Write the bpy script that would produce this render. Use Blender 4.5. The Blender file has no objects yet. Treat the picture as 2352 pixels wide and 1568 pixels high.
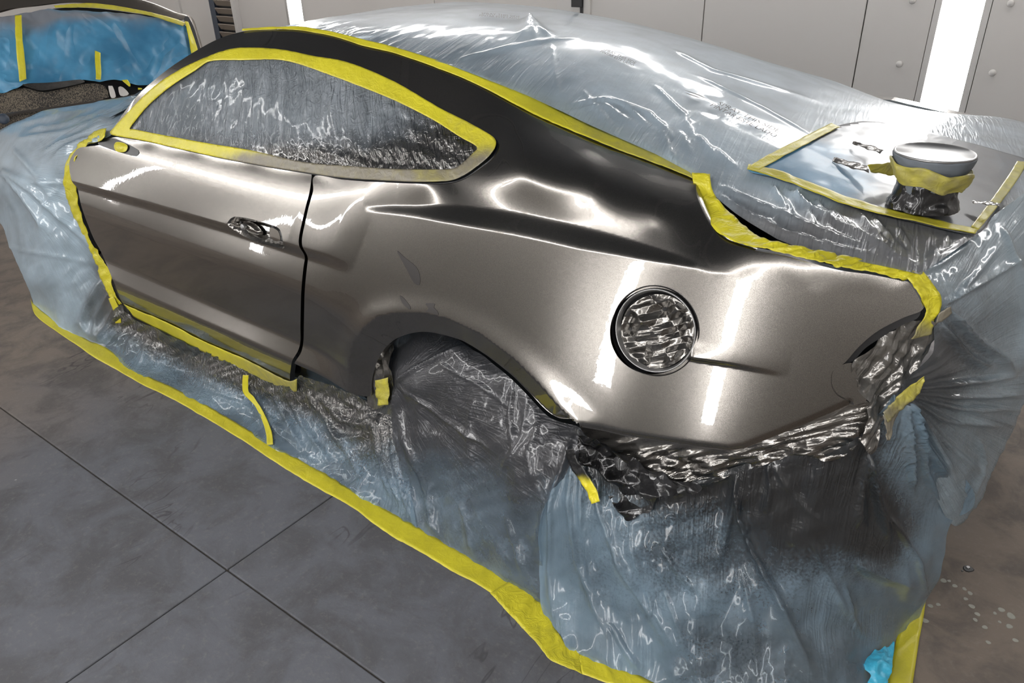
import bpy, bmesh, math, random
import numpy as np
from mathutils import Matrix, Vector
from mathutils.geometry import delaunay_2d_cdt
random.seed(4); rng = np.random.default_rng(4)
scene = bpy.context.scene
# ------------------------------------------------------------------ camera
F, CX, CY = 1765., 1176., 784.
CAM = np.array([1.30873, -1.37288, 1.66723])
RW = np.array([[0.79914975, 0.27009911, -0.53703458],
               [0.60064947, -0.39457133, 0.69536586],
               [-0.02408075, -0.87827099, -0.47755647]])   # columns: camera right, down, forward
cam_d = bpy.data.cameras.new('camera'); cam = bpy.data.objects.new('camera', cam_d)
scene.collection.objects.link(cam); scene.camera = cam
cam_d.sensor_fit = 'HORIZONTAL'; cam_d.sensor_width = 36; cam_d.lens = 36 * F / 2352
cam_d.clip_start = 0.05; cam_d.clip_end = 60
cam.matrix_world = Matrix(((RW[0][0], -RW[0][1], -RW[0][2], CAM[0]), (RW[1][0], -RW[1][1], -RW[1][2], CAM[1]),
                           (RW[2][0], -RW[2][1], -RW[2][2], CAM[2]), (0, 0, 0, 1)))
# ------------------------------------------------------------------ world, exposure, light strengths
w = bpy.data.worlds.new('world'); scene.world = w; w.use_nodes = True
w.node_tree.nodes['Background'].inputs[0].default_value = (0.75, 0.78, 0.82, 1)
w.node_tree.nodes['Background'].inputs[1].default_value = 0.12
scene.view_settings.view_transform = 'Standard'; scene.view_settings.look = 'None'
scene.view_settings.gamma = 1; scene.view_settings.exposure = -0.12
TUBE = 20.0        # vertical booth lights
CORNER = 28.0      # lights in the slanted cornice
scene.cycles.max_bounces = 7; scene.cycles.transparent_max_bounces = 8
scene.cycles.diffuse_bounces = 3; scene.cycles.glossy_bounces = 4
scene.cycles.sample_clamp_indirect = 6
# ------------------------------------------------------------------ materials
def srgb(r, g, b):
    f = lambda c: (c / 255 / 12.92) if c <= 10 else ((c / 255 + .055) / 1.055) ** 2.4
    return (f(r), f(g), f(b), 1)
class NT:
    def __init__(s, name):
        s.m = bpy.data.materials.new(name); s.m.use_nodes = True; s.t = s.m.node_tree
        s.b = s.t.nodes['Principled BSDF']; s.out = s.t.nodes['Material Output']
    def n(s, kind, **kw):
        nd = s.t.nodes.new('ShaderNode' + kind)
        for k, v in kw.items():
            if k.startswith('i_'): nd.inputs[int(k[2:])].default_value = v
            else: setattr(nd, k, v)
        return nd
    def l(s, a, b): s.t.links.new(a, b)
    def set(s, **kw):
        for k, v in kw.items(): s.b.inputs[k.replace('_', ' ')].default_value = v
        return s
    def math(s, op, a, b=None, clamp=False):
        nd = s.n('Math', operation=op, use_clamp=clamp)
        for i, x in enumerate((a, b)):
            if x is None: continue
            if hasattr(x, 'is_linked'): s.l(x, nd.inputs[i])
            else: nd.inputs[i].default_value = x
        return nd.outputs[0]
    def mix(s, fac, a, b):
        nd = s.n('Mix', data_type='RGBA')
        for i, x in ((0, fac), (6, a), (7, b)):
            if hasattr(x, 'is_linked'): s.l(x, nd.inputs[i])
            else: nd.inputs[i].default_value = x
        return nd.outputs[2]
    def noise(s, vec, scale, detail=4, rough=.5, dist=0, scl=None):
        if scl:
            mp = s.n('Mapping'); mp.inputs['Scale'].default_value = scl; s.l(vec, mp.inputs[0]); vec = mp.outputs[0]
        nd = s.n('TexNoise'); nd.inputs['Scale'].default_value = scale; nd.inputs['Detail'].default_value = detail
        nd.inputs['Roughness'].default_value = rough; nd.inputs['Distortion'].default_value = dist
        s.l(vec, nd.inputs['Vector']); return nd.outputs['Fac']
    def ridge(s, fac):      # sharp creases where the noise crosses its middle
        return s.math('SUBTRACT', 1.0, s.math('MULTIPLY', s.math('ABSOLUTE', s.math('SUBTRACT', fac, .5)), 8.0), clamp=True)
    def ramp(s, fac, lo, hi):
        nd = s.n('MapRange', interpolation_type='SMOOTHSTEP'); s.l(fac, nd.inputs[0])
        nd.inputs[1].default_value = lo; nd.inputs[2].default_value = hi; return nd.outputs[0]
    def bump(s, h, strength, dist=.01, prev=None):
        nd = s.n('Bump'); nd.inputs['Distance'].default_value = dist
        if hasattr(strength, 'is_linked'): s.l(strength, nd.inputs['Strength'])
        else: nd.inputs['Strength'].default_value = strength
        s.l(h, nd.inputs['Height'])
        if prev is not None: s.l(prev, nd.inputs['Normal'])
        return nd.outputs[0]
    def attr(s, name):
        nd = s.n('Attribute', attribute_name=name); return nd.outputs['Fac']
def simple(name, col, rough=.5, metal=0, coat=0, emit=0, bump=None):
    t = NT(name); t.set(Base_Color=col, Roughness=rough, Metallic=metal, Coat_Weight=coat, Coat_Roughness=.03)
    if emit: t.set(Emission_Color=(1, .985, .97, 1), Emission_Strength=emit)
    if bump:
        tc = t.n('TexCoord'); t.l(t.bump(t.noise(tc.outputs['Object'], bump[0]), bump[1], .01), t.b.inputs['Normal'])
    return t.m
M = {}
def paint(name):
    t = NT(name); tc = t.n('TexCoord')
    fl = t.noise(tc.outputs['Object'], 900, 1, .5)
    col = t.mix(t.ramp(fl, .35, .68), srgb(112, 109, 105), srgb(140, 136, 131))
    t.l(col, t.b.inputs['Base Color'])
    t.set(Metallic=1.0, Roughness=.24, Coat_Weight=1.0, Coat_Roughness=.015, Coat_IOR=1.55)
    nb = t.bump(t.noise(tc.outputs['Object'], 1300, 1), .03, .002)
    t.l(nb, t.b.inputs['Normal'])
    # a little orange peel only in the clear coat
    t.l(t.bump(t.noise(tc.outputs['Object'], 90, 1), .02, .002), t.b.inputs['Coat Normal'])
    return t.m
M['paint'] = paint('grey_metallic_paint')
def film(name, base, spray, rough=.22, alpha=.9, fine=(60, 3), fs=.5, crink=.25, speck=.5, metal_spray=.5, coat=.8):
    """thin masking film: blue-grey plastic, dusted with paint where the attribute 'spray' says so"""
    t = NT(name); uv = t.n('UVMap', uv_map='flow').outputs[0]; tc = t.n('TexCoord').outputs['Object']
    sp, wr, al = t.attr('spray'), t.attr('wrinkle'), t.attr('cover')
    grain = t.noise(tc, 160, 2, .6); cloud = t.noise(tc, 6, 4, .6)
    s1 = t.math('ADD', sp, t.math('MULTIPLY', t.math('SUBTRACT', cloud, .5), .7))
    s1 = t.math('ADD', s1, t.math('MULTIPLY', t.math('SUBTRACT', grain, .5), speck), )
    s1 = t.math('MULTIPLY', t.ramp(s1, .12, .88), t.ramp(sp, 0.0, .1))
    b2 = t.mix(t.ramp(cloud, .3, .75), base, tuple(c * .72 for c in base[:3]) + (1,))
    t.l(t.mix(s1, b2, spray), t.b.inputs['Base Color'])
    t.l(t.math('MULTIPLY', s1, metal_spray), t.b.inputs['Metallic'])
    t.set(Roughness=rough + .08, IOR=1.5, Coat_Weight=coat, Coat_Roughness=.09)
    r1 = t.ridge(t.noise(uv, 1.0, 2, .5, .5, (fine[0] * 1.5, fine[1] * 1.3, 1)))
    r2 = t.noise(uv, 1.0, 3, .6, .3, (fine[0] * .35, fine[1] * .5, 1))
    r3 = t.ridge(t.noise(tc, 26, 2, .5, 1.2))
    h = t.math('ADD', t.math('MULTIPLY', r1, .5), t.math('MULTIPLY', r2, .9))
    n1 = t.bump(h, t.math('MULTIPLY', wr, fs), .010)
    n2 = t.bump(r3, t.math('MULTIPLY', wr, crink), .006, n1)
    n3 = t.bump(t.noise(tc, 14, 3, .5), .1, .01, n2)
    t.l(n3, t.b.inputs['Normal'])
    # see-through share of the film
    tr = t.n('BsdfTransparent'); tr.inputs[0].default_value = (.86, .93, .98, 1)
    tl = t.n('BsdfTranslucent'); tl.inputs[0].default_value = base; t.l(n3, tl.inputs['Normal'])
    mt = t.n('MixShader'); mt.inputs[0].default_value = .22; t.l(t.b.outputs[0], mt.inputs[1]); t.l(tl.outputs[0], mt.inputs[2])
    fac = t.math('MULTIPLY', al, alpha, clamp=True)
    fac = t.math('MAXIMUM', fac, t.math('MULTIPLY', s1, .92))
    ms = t.n('MixShader'); t.l(fac, ms.inputs[0]); t.l(tr.outputs[0], ms.inputs[1]); t.l(mt.outputs[0], ms.inputs[2])
    t.l(ms.outputs[0], t.out.inputs[0]); return t.m
BLUE = srgb(150, 178, 198); GREYS = srgb(118, 114, 110); DARKS = srgb(52, 52, 54)
M['film_top'] = film('blue_masking_film', srgb(196, 214, 228), srgb(150, 150, 152), .25, .98, (34, 3), .5, .12, .2, .4)
M['film_front'] = film('blue_front_film', srgb(188, 210, 226), GREYS, .2, .94, (42, 2.2), .55, .12, .3)
M['film_skirt'] = film('blue_skirt_film', srgb(150, 176, 196), srgb(120, 118, 116), .16, .8, (40, 3), .6, .5, speck=.7, metal_spray=.75)
M['film_wheel'] = film('grey_dusted_film', srgb(140, 160, 176), srgb(84, 84, 87), .2, .84, (30, 3), .5, .4, .6, .4)
M['film_window'] = film('clear_window_film', srgb(172, 180, 188), srgb(125, 123, 121), .12, .74, (26, 5), .8, .45, .3, .8)
M['film_silver'] = film('silver_dusted_film', srgb(135, 132, 128), srgb(135, 132, 128), .12, 1., (16, 5), .22, .12, .1, .97)
M['film_black'] = film('black_dusted_film', srgb(60, 60, 62), srgb(34, 34, 35), .16, 1., (20, 4), .3, .15, .2, .6)
M['paper_deck'] = film('blue_paper_dusted', srgb(95, 150, 186), srgb(122, 122, 123), .3, 1., (8, 3), .08, .0, .2, .45, coat=.15)
def tape_mat(name, col, spray):
    t = NT(name); tc = t.n('TexCoord').outputs['Object']; sp = t.attr('spray')
    c = t.noise(tc, 9, 4, .6)
    s1 = t.ramp(t.math('ADD', sp, t.math('MULTIPLY', t.math('SUBTRACT', t.noise(tc, 40, 4), .5), .4)), .15, .9)
    s1 = t.math('MULTIPLY', s1, t.ramp(sp, 0, .1))
    b = t.mix(t.ramp(c, .35, .7), col, tuple(x * .86 for x in col[:3]) + (1,))
    t.l(t.mix(s1, b, spray), t.b.inputs['Base Color']); t.set(Roughness=.42, Coat_Weight=.12, Coat_Roughness=.2)
    n1 = t.bump(t.noise(tc, 220, 3), .12, .002)
    n2 = t.bump(t.ridge(t.noise(tc, 24, 3, .6, .7)), t.math('MULTIPLY', t.attr('wrinkle'), .35), .004, n1)
    t.l(n2, t.b.inputs['Normal']); return t.m
M['tape'] = tape_mat('yellow_masking_tape', srgb(206, 196, 46), srgb(120, 114, 100))
def concrete():
    t = NT('worn_concrete'); tc = t.n('TexCoord').outputs['Object']
    a = t.noise(tc, .9, 5, .6, .3); b = t.noise(tc, 5, 6, .65, .5); c = t.noise(tc, 60, 4, .7)
    geo = t.n('NewGeometry'); sx = t.n('SeparateXYZ'); t.l(geo.outputs['Position'], sx.inputs[0])
    warm = srgb(126, 115, 105); cool = srgb(102, 104, 110)
    dx = t.math('ADD', sx.outputs[0], t.math('MULTIPLY', a, 1.6)); 
    midm = t.math('MULTIPLY', t.ramp(dx, -1.7, -.3), t.math('SUBTRACT', 1.0, t.ramp(dx, 1.5, 2.1)))
    col = t.mix(midm, warm, cool)
    col = t.mix(t.math('MULTIPLY', t.ramp(b, .38, .66), .6), col, srgb(76, 74, 75))
    col = t.mix(t.math('MULTIPLY', t.ramp(c, .5, .8), .22), col, srgb(150, 146, 140))
    # tyre scuffs and paint dust
    sc = t.ridge(t.noise(tc, 1.0, 2, .5, 1.5, (7, 2.2, 1)))
    sc = t.math('MULTIPLY', t.ramp(sc, .86, 1.0), t.ramp(t.noise(tc, 2.3, 2), .5, .66))
    col = t.mix(t.math('MULTIPLY', sc, .65), col, srgb(60, 58, 60))
    vo = t.n('TexVoronoi'); vo.inputs['Scale'].default_value = 11; t.l(tc, vo.inputs['Vector'])
    dots = t.math('MULTIPLY', t.math('SUBTRACT', 1.0, t.ramp(vo.outputs['Distance'], .03, .05)), t.ramp(t.noise(tc, 2, 1), .62, .66))
    col = t.mix(t.math('MULTIPLY', dots, .4), col, srgb(190, 190, 190))
    t.l(col, t.b.inputs['Base Color']); t.set(Roughness=.62, Specular_IOR_Level=.22)
    t.l(t.math('ADD', t.math('MULTIPLY', b, .3), .52), t.b.inputs['Roughness'])
    t.l(t.bump(t.math('ADD', c, b), .25, .004), t.b.inputs['Normal']); return t.m
M['concrete'] = concrete()
M['joint'] = simple('dirty_joint', srgb(58, 54, 50), .9, bump=(80, .5))
M['wall'] = simple('booth_panel_white', srgb(198, 194, 190), .36, bump=(2, .05))
M['wall_trim'] = simple('booth_trim', srgb(196, 193, 190), .4)
M['ceiling'] = simple('ceiling_panel', srgb(120, 120, 122), .5)
M['filter'] = simple('ceiling_filter', srgb(88, 90, 94), .9, bump=(60, .4))
M['lamp'] = simple('booth_tube_light', (1, 1, 1, 1), .4, emit=TUBE)
M['lamp2'] = simple('booth_cornice_light', (1, 1, 1, 1), .4, emit=CORNER)
M['black'] = simple('black_plastic', srgb(24, 24, 26), .35)
M['dark'] = simple('dark_underbody', srgb(20, 20, 21), .8)
M['glass'] = simple('dark_window_glass', srgb(58, 62, 66), .3)
M['seal'] = simple('black_rubber_seal', srgb(18, 20, 24), .3)
M['louvre'] = simple('louvre_grey', srgb(128, 118, 108), .5)
M['steel'] = simple('dull_steel', srgb(150, 150, 150), .35, .8)
M['white'] = simple('white_card', srgb(205, 200, 195), .6)
M['print'] = simple('black_print', srgb(72, 78, 84), .5)
M['print_dark'] = simple('dark_print', srgb(58, 62, 68), .5)
M['bumper'] = simple('dark_grey_shell', srgb(92, 86, 80), .3, .6, .8)
M['knob'] = simple('blue_grey_knob', srgb(60, 68, 80), .4)
M['teal'] = simple('teal_plastic', srgb(70, 180, 215), .3, bump=(25, .6))
def paper():
    t = NT('blue_masking_paper'); tc = t.n('TexCoord').outputs['Object']; sp = t.attr('spray')
    c = t.noise(tc, 2.5, 4, .6)
    s1 = t.ramp(t.math('ADD', sp, t.math('MULTIPLY', t.math('SUBTRACT', c, .5), .8)), .2, .9)
    b = t.mix(t.ramp(c, .3, .7), srgb(84, 150, 188), srgb(52, 108, 142))
    t.l(t.mix(s1, b, srgb(122, 126, 134)), t.b.inputs['Base Color']); t.set(Roughness=.42)
    n = t.bump(t.noise(tc, 1, 3, .5, .3, (3, 3, 140)), .15, .003)
    n = t.bump(t.ridge(t.noise(tc, 2.2, 2, .5, .8)), .55, .03, n)
    t.l(n, t.b.inputs['Normal']); return t.m
M['paper'] = paper()
def mesh_mat():
    t = NT('woven_dark_mesh'); tc = t.n('TexCoord').outputs['Object']
    k = t.noise(tc, 1, 2, .6, .3, (170, 170, 60)); cl = t.noise(tc, 5, 3)
    t.l(t.mix(t.ramp(t.math('ADD', k, t.math('MULTIPLY', t.math('SUBTRACT', cl, .5), .3)), .42, .6), srgb(34, 32, 30), srgb(112, 102, 88)), t.b.inputs['Base Color'])
    t.l(t.bump(k, .6, .004), t.b.inputs['Normal']); t.set(Roughness=.7); return t.m
M['mesh'] = mesh_mat()
# ------------------------------------------------------------------ object helpers
COL = scene.collection
def tag(o, label=None, cat=None, group=None, kind=None):
    for k, v in (('label', label), ('category', cat), ('group', group), ('kind', kind)):
        if v: o[k] = v
    return o
def empty(name, loc, **kw):
    o = bpy.data.objects.new(name, None); COL.objects.link(o); o.location = loc; o.empty_display_size = .1
    tag(o, **kw); return o
def link(name, me, mat, parent=None, smooth=True):
    o = bpy.data.objects.new(name, me); COL.objects.link(o)
    if mat is not None: me.materials.append(M[mat])
    if smooth: me.polygons.foreach_set('use_smooth', [True] * len(me.polygons))
    if parent is not None:
        bpy.context.view_layer.update()
        o.parent = parent; o.matrix_parent_inverse = parent.matrix_world.inverted()
    return o
def recentre(o, base=None):
    """put the origin at the thing's base"""
    me = o.data; n = len(me.vertices); co = np.empty(n * 3); me.vertices.foreach_get('co', co); co = co.reshape(-1, 3)
    c = (co.min(0) + co.max(0)) / 2; c[2] = co[:, 2].min()
    me.vertices.foreach_set('co', (co - c).ravel()); o.location = c; me.update(); return o
def box(name, lo, hi, mat, parent=None, bev=0.0, **kw):
    bm = bmesh.new(); bmesh.ops.create_cube(bm, size=1)
    lo, hi = Vector(lo), Vector(hi); c = (lo + hi) / 2
    for v in bm.verts: v.co = Vector([v.co[i] * (hi[i] - lo[i]) for i in range(3)])
    if bev: bmesh.ops.bevel(bm, geom=bm.edges[:], offset=bev, segments=2, affect='EDGES', profile=.5)
    me = bpy.data.meshes.new(name); bm.to_mesh(me); bm.free()
    o = link(name, me, mat, None, False); o.location = c
    if parent is not None:
        bpy.context.view_layer.update(); o.parent = parent; o.matrix_parent_inverse = parent.matrix_world.inverted()
    return tag(o, **kw)
def lathe(name, prof, mat, loc, n=48, parent=None, axis=None, **kw):
    bm = bmesh.new(); rings = []
    for r, z in prof:
        rings.append([bm.verts.new((r * math.cos(a * 2 * math.pi / n), r * math.sin(a * 2 * math.pi / n), z)) for a in range(n)])
    for A, B in zip(rings, rings[1:]):
        for i in range(n): bm.faces.new((A[i], A[(i + 1) % n], B[(i + 1) % n], B[i]))
    if prof[0][0] < .05: bm.faces.new(rings[0][::-1])
    if prof[-1][0] < .05: bm.faces.new(rings[-1])
    me = bpy.data.meshes.new(name); bm.to_mesh(me); bm.free()
    o = link(name, me, mat, None, True); o.location = loc
    if axis is not None: o.rotation_mode = 'QUATERNION'; o.rotation_quaternion = Vector((0, 0, 1)).rotation_difference(Vector(axis))
    if parent is not None:
        bpy.context.view_layer.update(); o.parent = parent; o.matrix_parent_inverse = parent.matrix_world.inverted()
    return tag(o, **kw)
# ------------------------------------------------------------------ numeric helpers
def ray(u, v):
    a = (np.asarray(u, float) - CX) / F; b = (np.asarray(v, float) - CY) / F
    return RW[:, 0] * a[..., None] + RW[:, 1] * b[..., None] + RW[:, 2]
def at(u, v, ax, val):
    """world point where the sight line of the photo meets a plane (ax 0/1/2 = x/y/z, 3 = distance)"""
    d = ray(u, v); t = val if ax == 3 else (val - CAM[ax]) / d[ax]
    return CAM + d * t
def depth(u, v, ax, val):
    d = ray(u, v); return val if ax == 3 else (val - CAM[ax]) / d[ax]
def hash2(ix, iy, s):
    h = np.sin(ix * 127.1 + iy * 311.7 + s * 74.7) * 43758.5453; return h - np.floor(h)
def vnoise(x, y, s=0):
    ix, iy = np.floor(x), np.floor(y); fx, fy = x - ix, y - iy
    fx, fy = fx ** 3 * (fx * (fx * 6 - 15) + 10), fy ** 3 * (fy * (fy * 6 - 15) + 10)
    a, b, c, d = (hash2(ix + i, iy + j, s) for j in (0, 1) for i in (0, 1))
    return (a * (1 - fx) + b * fx) * (1 - fy) + (c * (1 - fx) + d * fx) * fy - .5
def fbm(x, y, s=0, o=4, g=.5):
    r = 0; a = 1
    for k in range(o): r = r + a * vnoise(x * 2 ** k, y * 2 ** k, s + k * 7); a *= g
    return r
def ridged(x, y, s=0, o=3):
    r = 0; a = 1
    for k in range(o): r = r + a * (1 - np.abs(vnoise(x * 2 ** k, y * 2 ** k, s + k * 5)) * 4); a *= .5
    return r * .5
def crump(x, y, s=0, o=3):
    """folded sheet: flat facets between sharp creases"""
    r = 0
    for k in range(o):
        f = 1.7 ** k; a = s * 1.3 + k * 1.1; wx = .7 * vnoise(x * .6, y * .6, s + k) ; wy = .7 * vnoise(x * .6 + 9, y * .6, s + k + 5)
        q = f * ((x + wx) * math.cos(a) + (y + wy) * math.sin(a)); r = r + (np.abs(q - np.floor(q) - .5) * 4 - 1) / f
    return r * .5
def sstep(x, a, b):
    t = np.clip((x - a) / (b - a), 0, 1); return t * t * (3 - 2 * t)
def pdist(U, V, pts):
    """distance to a polyline, signed side, and the run along it 0..1"""
    pts = np.asarray(pts, float); best = np.full(U.shape, 1e9); side = np.zeros(U.shape); run = np.zeros(U.shape)
    L = np.r_[0, np.cumsum(np.hypot(*np.diff(pts[:, :2], axis=0).T))]
    for i in range(len(pts) - 1):
        a, b = pts[i, :2], pts[i + 1, :2]; d = b - a; q = max(d @ d, 1e-12)
        t = np.clip(((U - a[0]) * d[0] + (V - a[1]) * d[1]) / q, 0, 1)
        dx, dy = U - (a[0] + t * d[0]), V - (a[1] + t * d[1]); ds = np.hypot(dx, dy); m = ds < best
        best = np.where(m, ds, best); side = np.where(m, np.sign(d[0] * dy - d[1] * dx), side)
        run = np.where(m, (L[i] + t * (L[i + 1] - L[i])) / L[-1], run)
    return best, side, run
def inside(U, V, poly):
    poly = np.asarray(poly, float); r = np.zeros(U.shape, bool); j = len(poly) - 1
    for i in range(len(poly)):
        xi, yi, xj, yj = *poly[i, :2], *poly[j, :2]
        c = ((yi > V) != (yj > V)) & (U < (xj - xi) * (V - yi) / (yj - yi + 1e-12) + xi); r ^= c; j = i
    return r
def smoothline(pts, step, closed=False):
    """Catmull-Rom through the points, resampled"""
    p = np.asarray(pts, float); n = len(p); out = []
    rng_ = range(n if closed else n - 1)
    for i in rng_:
        g = (lambda k: p[k % n]) if closed else (lambda k: p[min(max(k, 0), n - 1)])
        p0, p1, p2, p3 = g(i - 1), g(i), g(i + 1), g(i + 2)
        L = np.hypot(*(p2 - p1)[:2]); m = max(1, int(L / step))
        for k in range(m):
            t = k / m
            # centripetal-like damping: limit the tangents
            t1 = (p2 - p0) * .5; t2 = (p3 - p1) * .5
            for tt in (t1, t2):
                l = np.hypot(*tt[:2])
                if l > 1.2 * L and l > 0: tt *= 1.2 * L / l
            out.append((2*t**3-3*t**2+1)*p1 + (t**3-2*t**2+t)*t1 + (-2*t**3+3*t**2)*p2 + (t**3-t**2)*t2)
    if not closed: out.append(p[-1])
    return np.array(out)
# ------------------------------------------------------------------ surfaces
class Surf:
    """smooth surface through real points: thin-plate spline of inverse depth seen from one survey point"""
    def __init__(s, ctrl, disp=None, lam=0):
        c = [(u, v, 1 / depth(u, v, ax, val)) for (u, v, ax, val) in ctrl]
        c = np.array(c); s.p = c[:, :2] / 400.; n = len(c)
        K = s.k(s.p, s.p) + np.diag(np.full(n, 1.) * lam); P_ = np.c_[np.ones(n), s.p]
        A = np.block([[K, P_], [P_.T, np.zeros((3, 3))]])
        s.w = np.linalg.solve(A + np.eye(n + 3) * 1e-10, np.r_[c[:, 2], 0, 0, 0]); s.disp = disp
    @staticmethod
    def k(a, b):
        d2 = ((a[:, None, :] - b[None, :, :]) ** 2).sum(2); return .5 * d2 * np.log(d2 + 1e-12)
    def base(s, u, v):
        q = np.c_[np.ravel(u), np.ravel(v)] / 400.; o = np.empty(len(q))
        for i in range(0, len(q), 20000):
            x = q[i:i + 20000]; o[i:i + 20000] = s.k(x, s.p) @ s.w[:-3] + np.c_[np.ones(len(x)), x] @ s.w[-3:]
        return CAM + ray(np.ravel(u), np.ravel(v)) / o[:, None]
    def P(s, u, v):
        p = s.base(u, v)
        if s.disp is not None: p[:, 1] += s.disp(np.ravel(u), np.ravel(v))
        return p
    def PN(s, u, v, e=1.5):
        u, v = np.ravel(u).astype(float), np.ravel(v).astype(float); p = s.P(u, v)
        a = s.P(u + e, v) - s.P(u - e, v); b = s.P(u, v + e) - s.P(u, v - e)
        n = np.cross(a, b); n /= np.linalg.norm(n, axis=1)[:, None]
        n *= -np.sign((n * ray(u, v)).sum(1))[:, None]; return p, n
class Height:
    """roof, rear glass and deck: z = H(x, y)"""
    X = np.array([-2.5, -2.1, -1.8, -1.5, -1.12, -.69, -.30, .04, .29, .44, .56, .66, .84, 1.02, 1.1, 1.3])
    YN = np.array([.14, .17, .24, .32, .40, .40, .40, .38, .36, .34, .32, .27, .20, .18, .20, .25])
    ZN = np.array([.93, .98, 1.10, 1.24, 1.361, 1.349, 1.310, 1.245, 1.182, 1.156, 1.131, 1.078, 1.042, 1.052, 1.044, 1.0])
    ZC = np.array([.96, 1.02, 1.15, 1.27, 1.378, 1.392, 1.372, 1.325, 1.268, 1.228, 1.190, 1.160, 1.118, 1.095, 1.085, 1.02])
    XF = np.linspace(-2.5, 1.3, 400)
    def __init__(s, off=0):
        from numpy import interp, convolve
        k = np.hanning(31); k /= k.sum(); sm = lambda a: convolve(np.pad(interp(s.XF, s.X, a), 15, 'edge'), k, 'valid')
        s.zn, s.zc = sm(s.ZN), sm(s.ZC); s.yn = interp(s.XF, s.X, s.YN); s.off = off
    def yn_(s, x): return np.interp(x, s.XF, s.yn)
    def H(s, x, y):
        yn = s.yn_(x); zn = np.interp(x, s.XF, s.zn); zc = np.interp(x, s.XF, s.zc)
        r = np.abs((y - .96) / (.96 - yn)); return zn + (zc - zn) * (1 - r ** 2.2) + s.off
    def P(s, x, y): x, y = np.ravel(x), np.ravel(y); return np.c_[x, y, s.H(x, y)]
    def PN(s, x, y, e=.004):
        x, y = np.ravel(x).astype(float), np.ravel(y).astype(float)
        a = s.P(x + e, y) - s.P(x - e, y); b = s.P(x, y + e) - s.P(x, y - e)
        n = np.cross(a, b); n /= np.linalg.norm(n, axis=1)[:, None]; n *= np.sign(n[:, 2])[:, None]
        return s.P(x, y), n
    def hit(s, u, v):
        """where a sight line meets the roof"""
        d = ray(u, v); t = np.linspace(1.2, 6, 4000); p = CAM + d * t[:, None]; g = p[:, 2] - s.H(p[:, 0], p[:, 1])
        i = np.where((g[:-1] > 0) & (g[1:] <= 0))[0]
        if len(i) == 0: i = [np.argmin(np.abs(g))]
        return p[i[0], :2]
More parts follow.
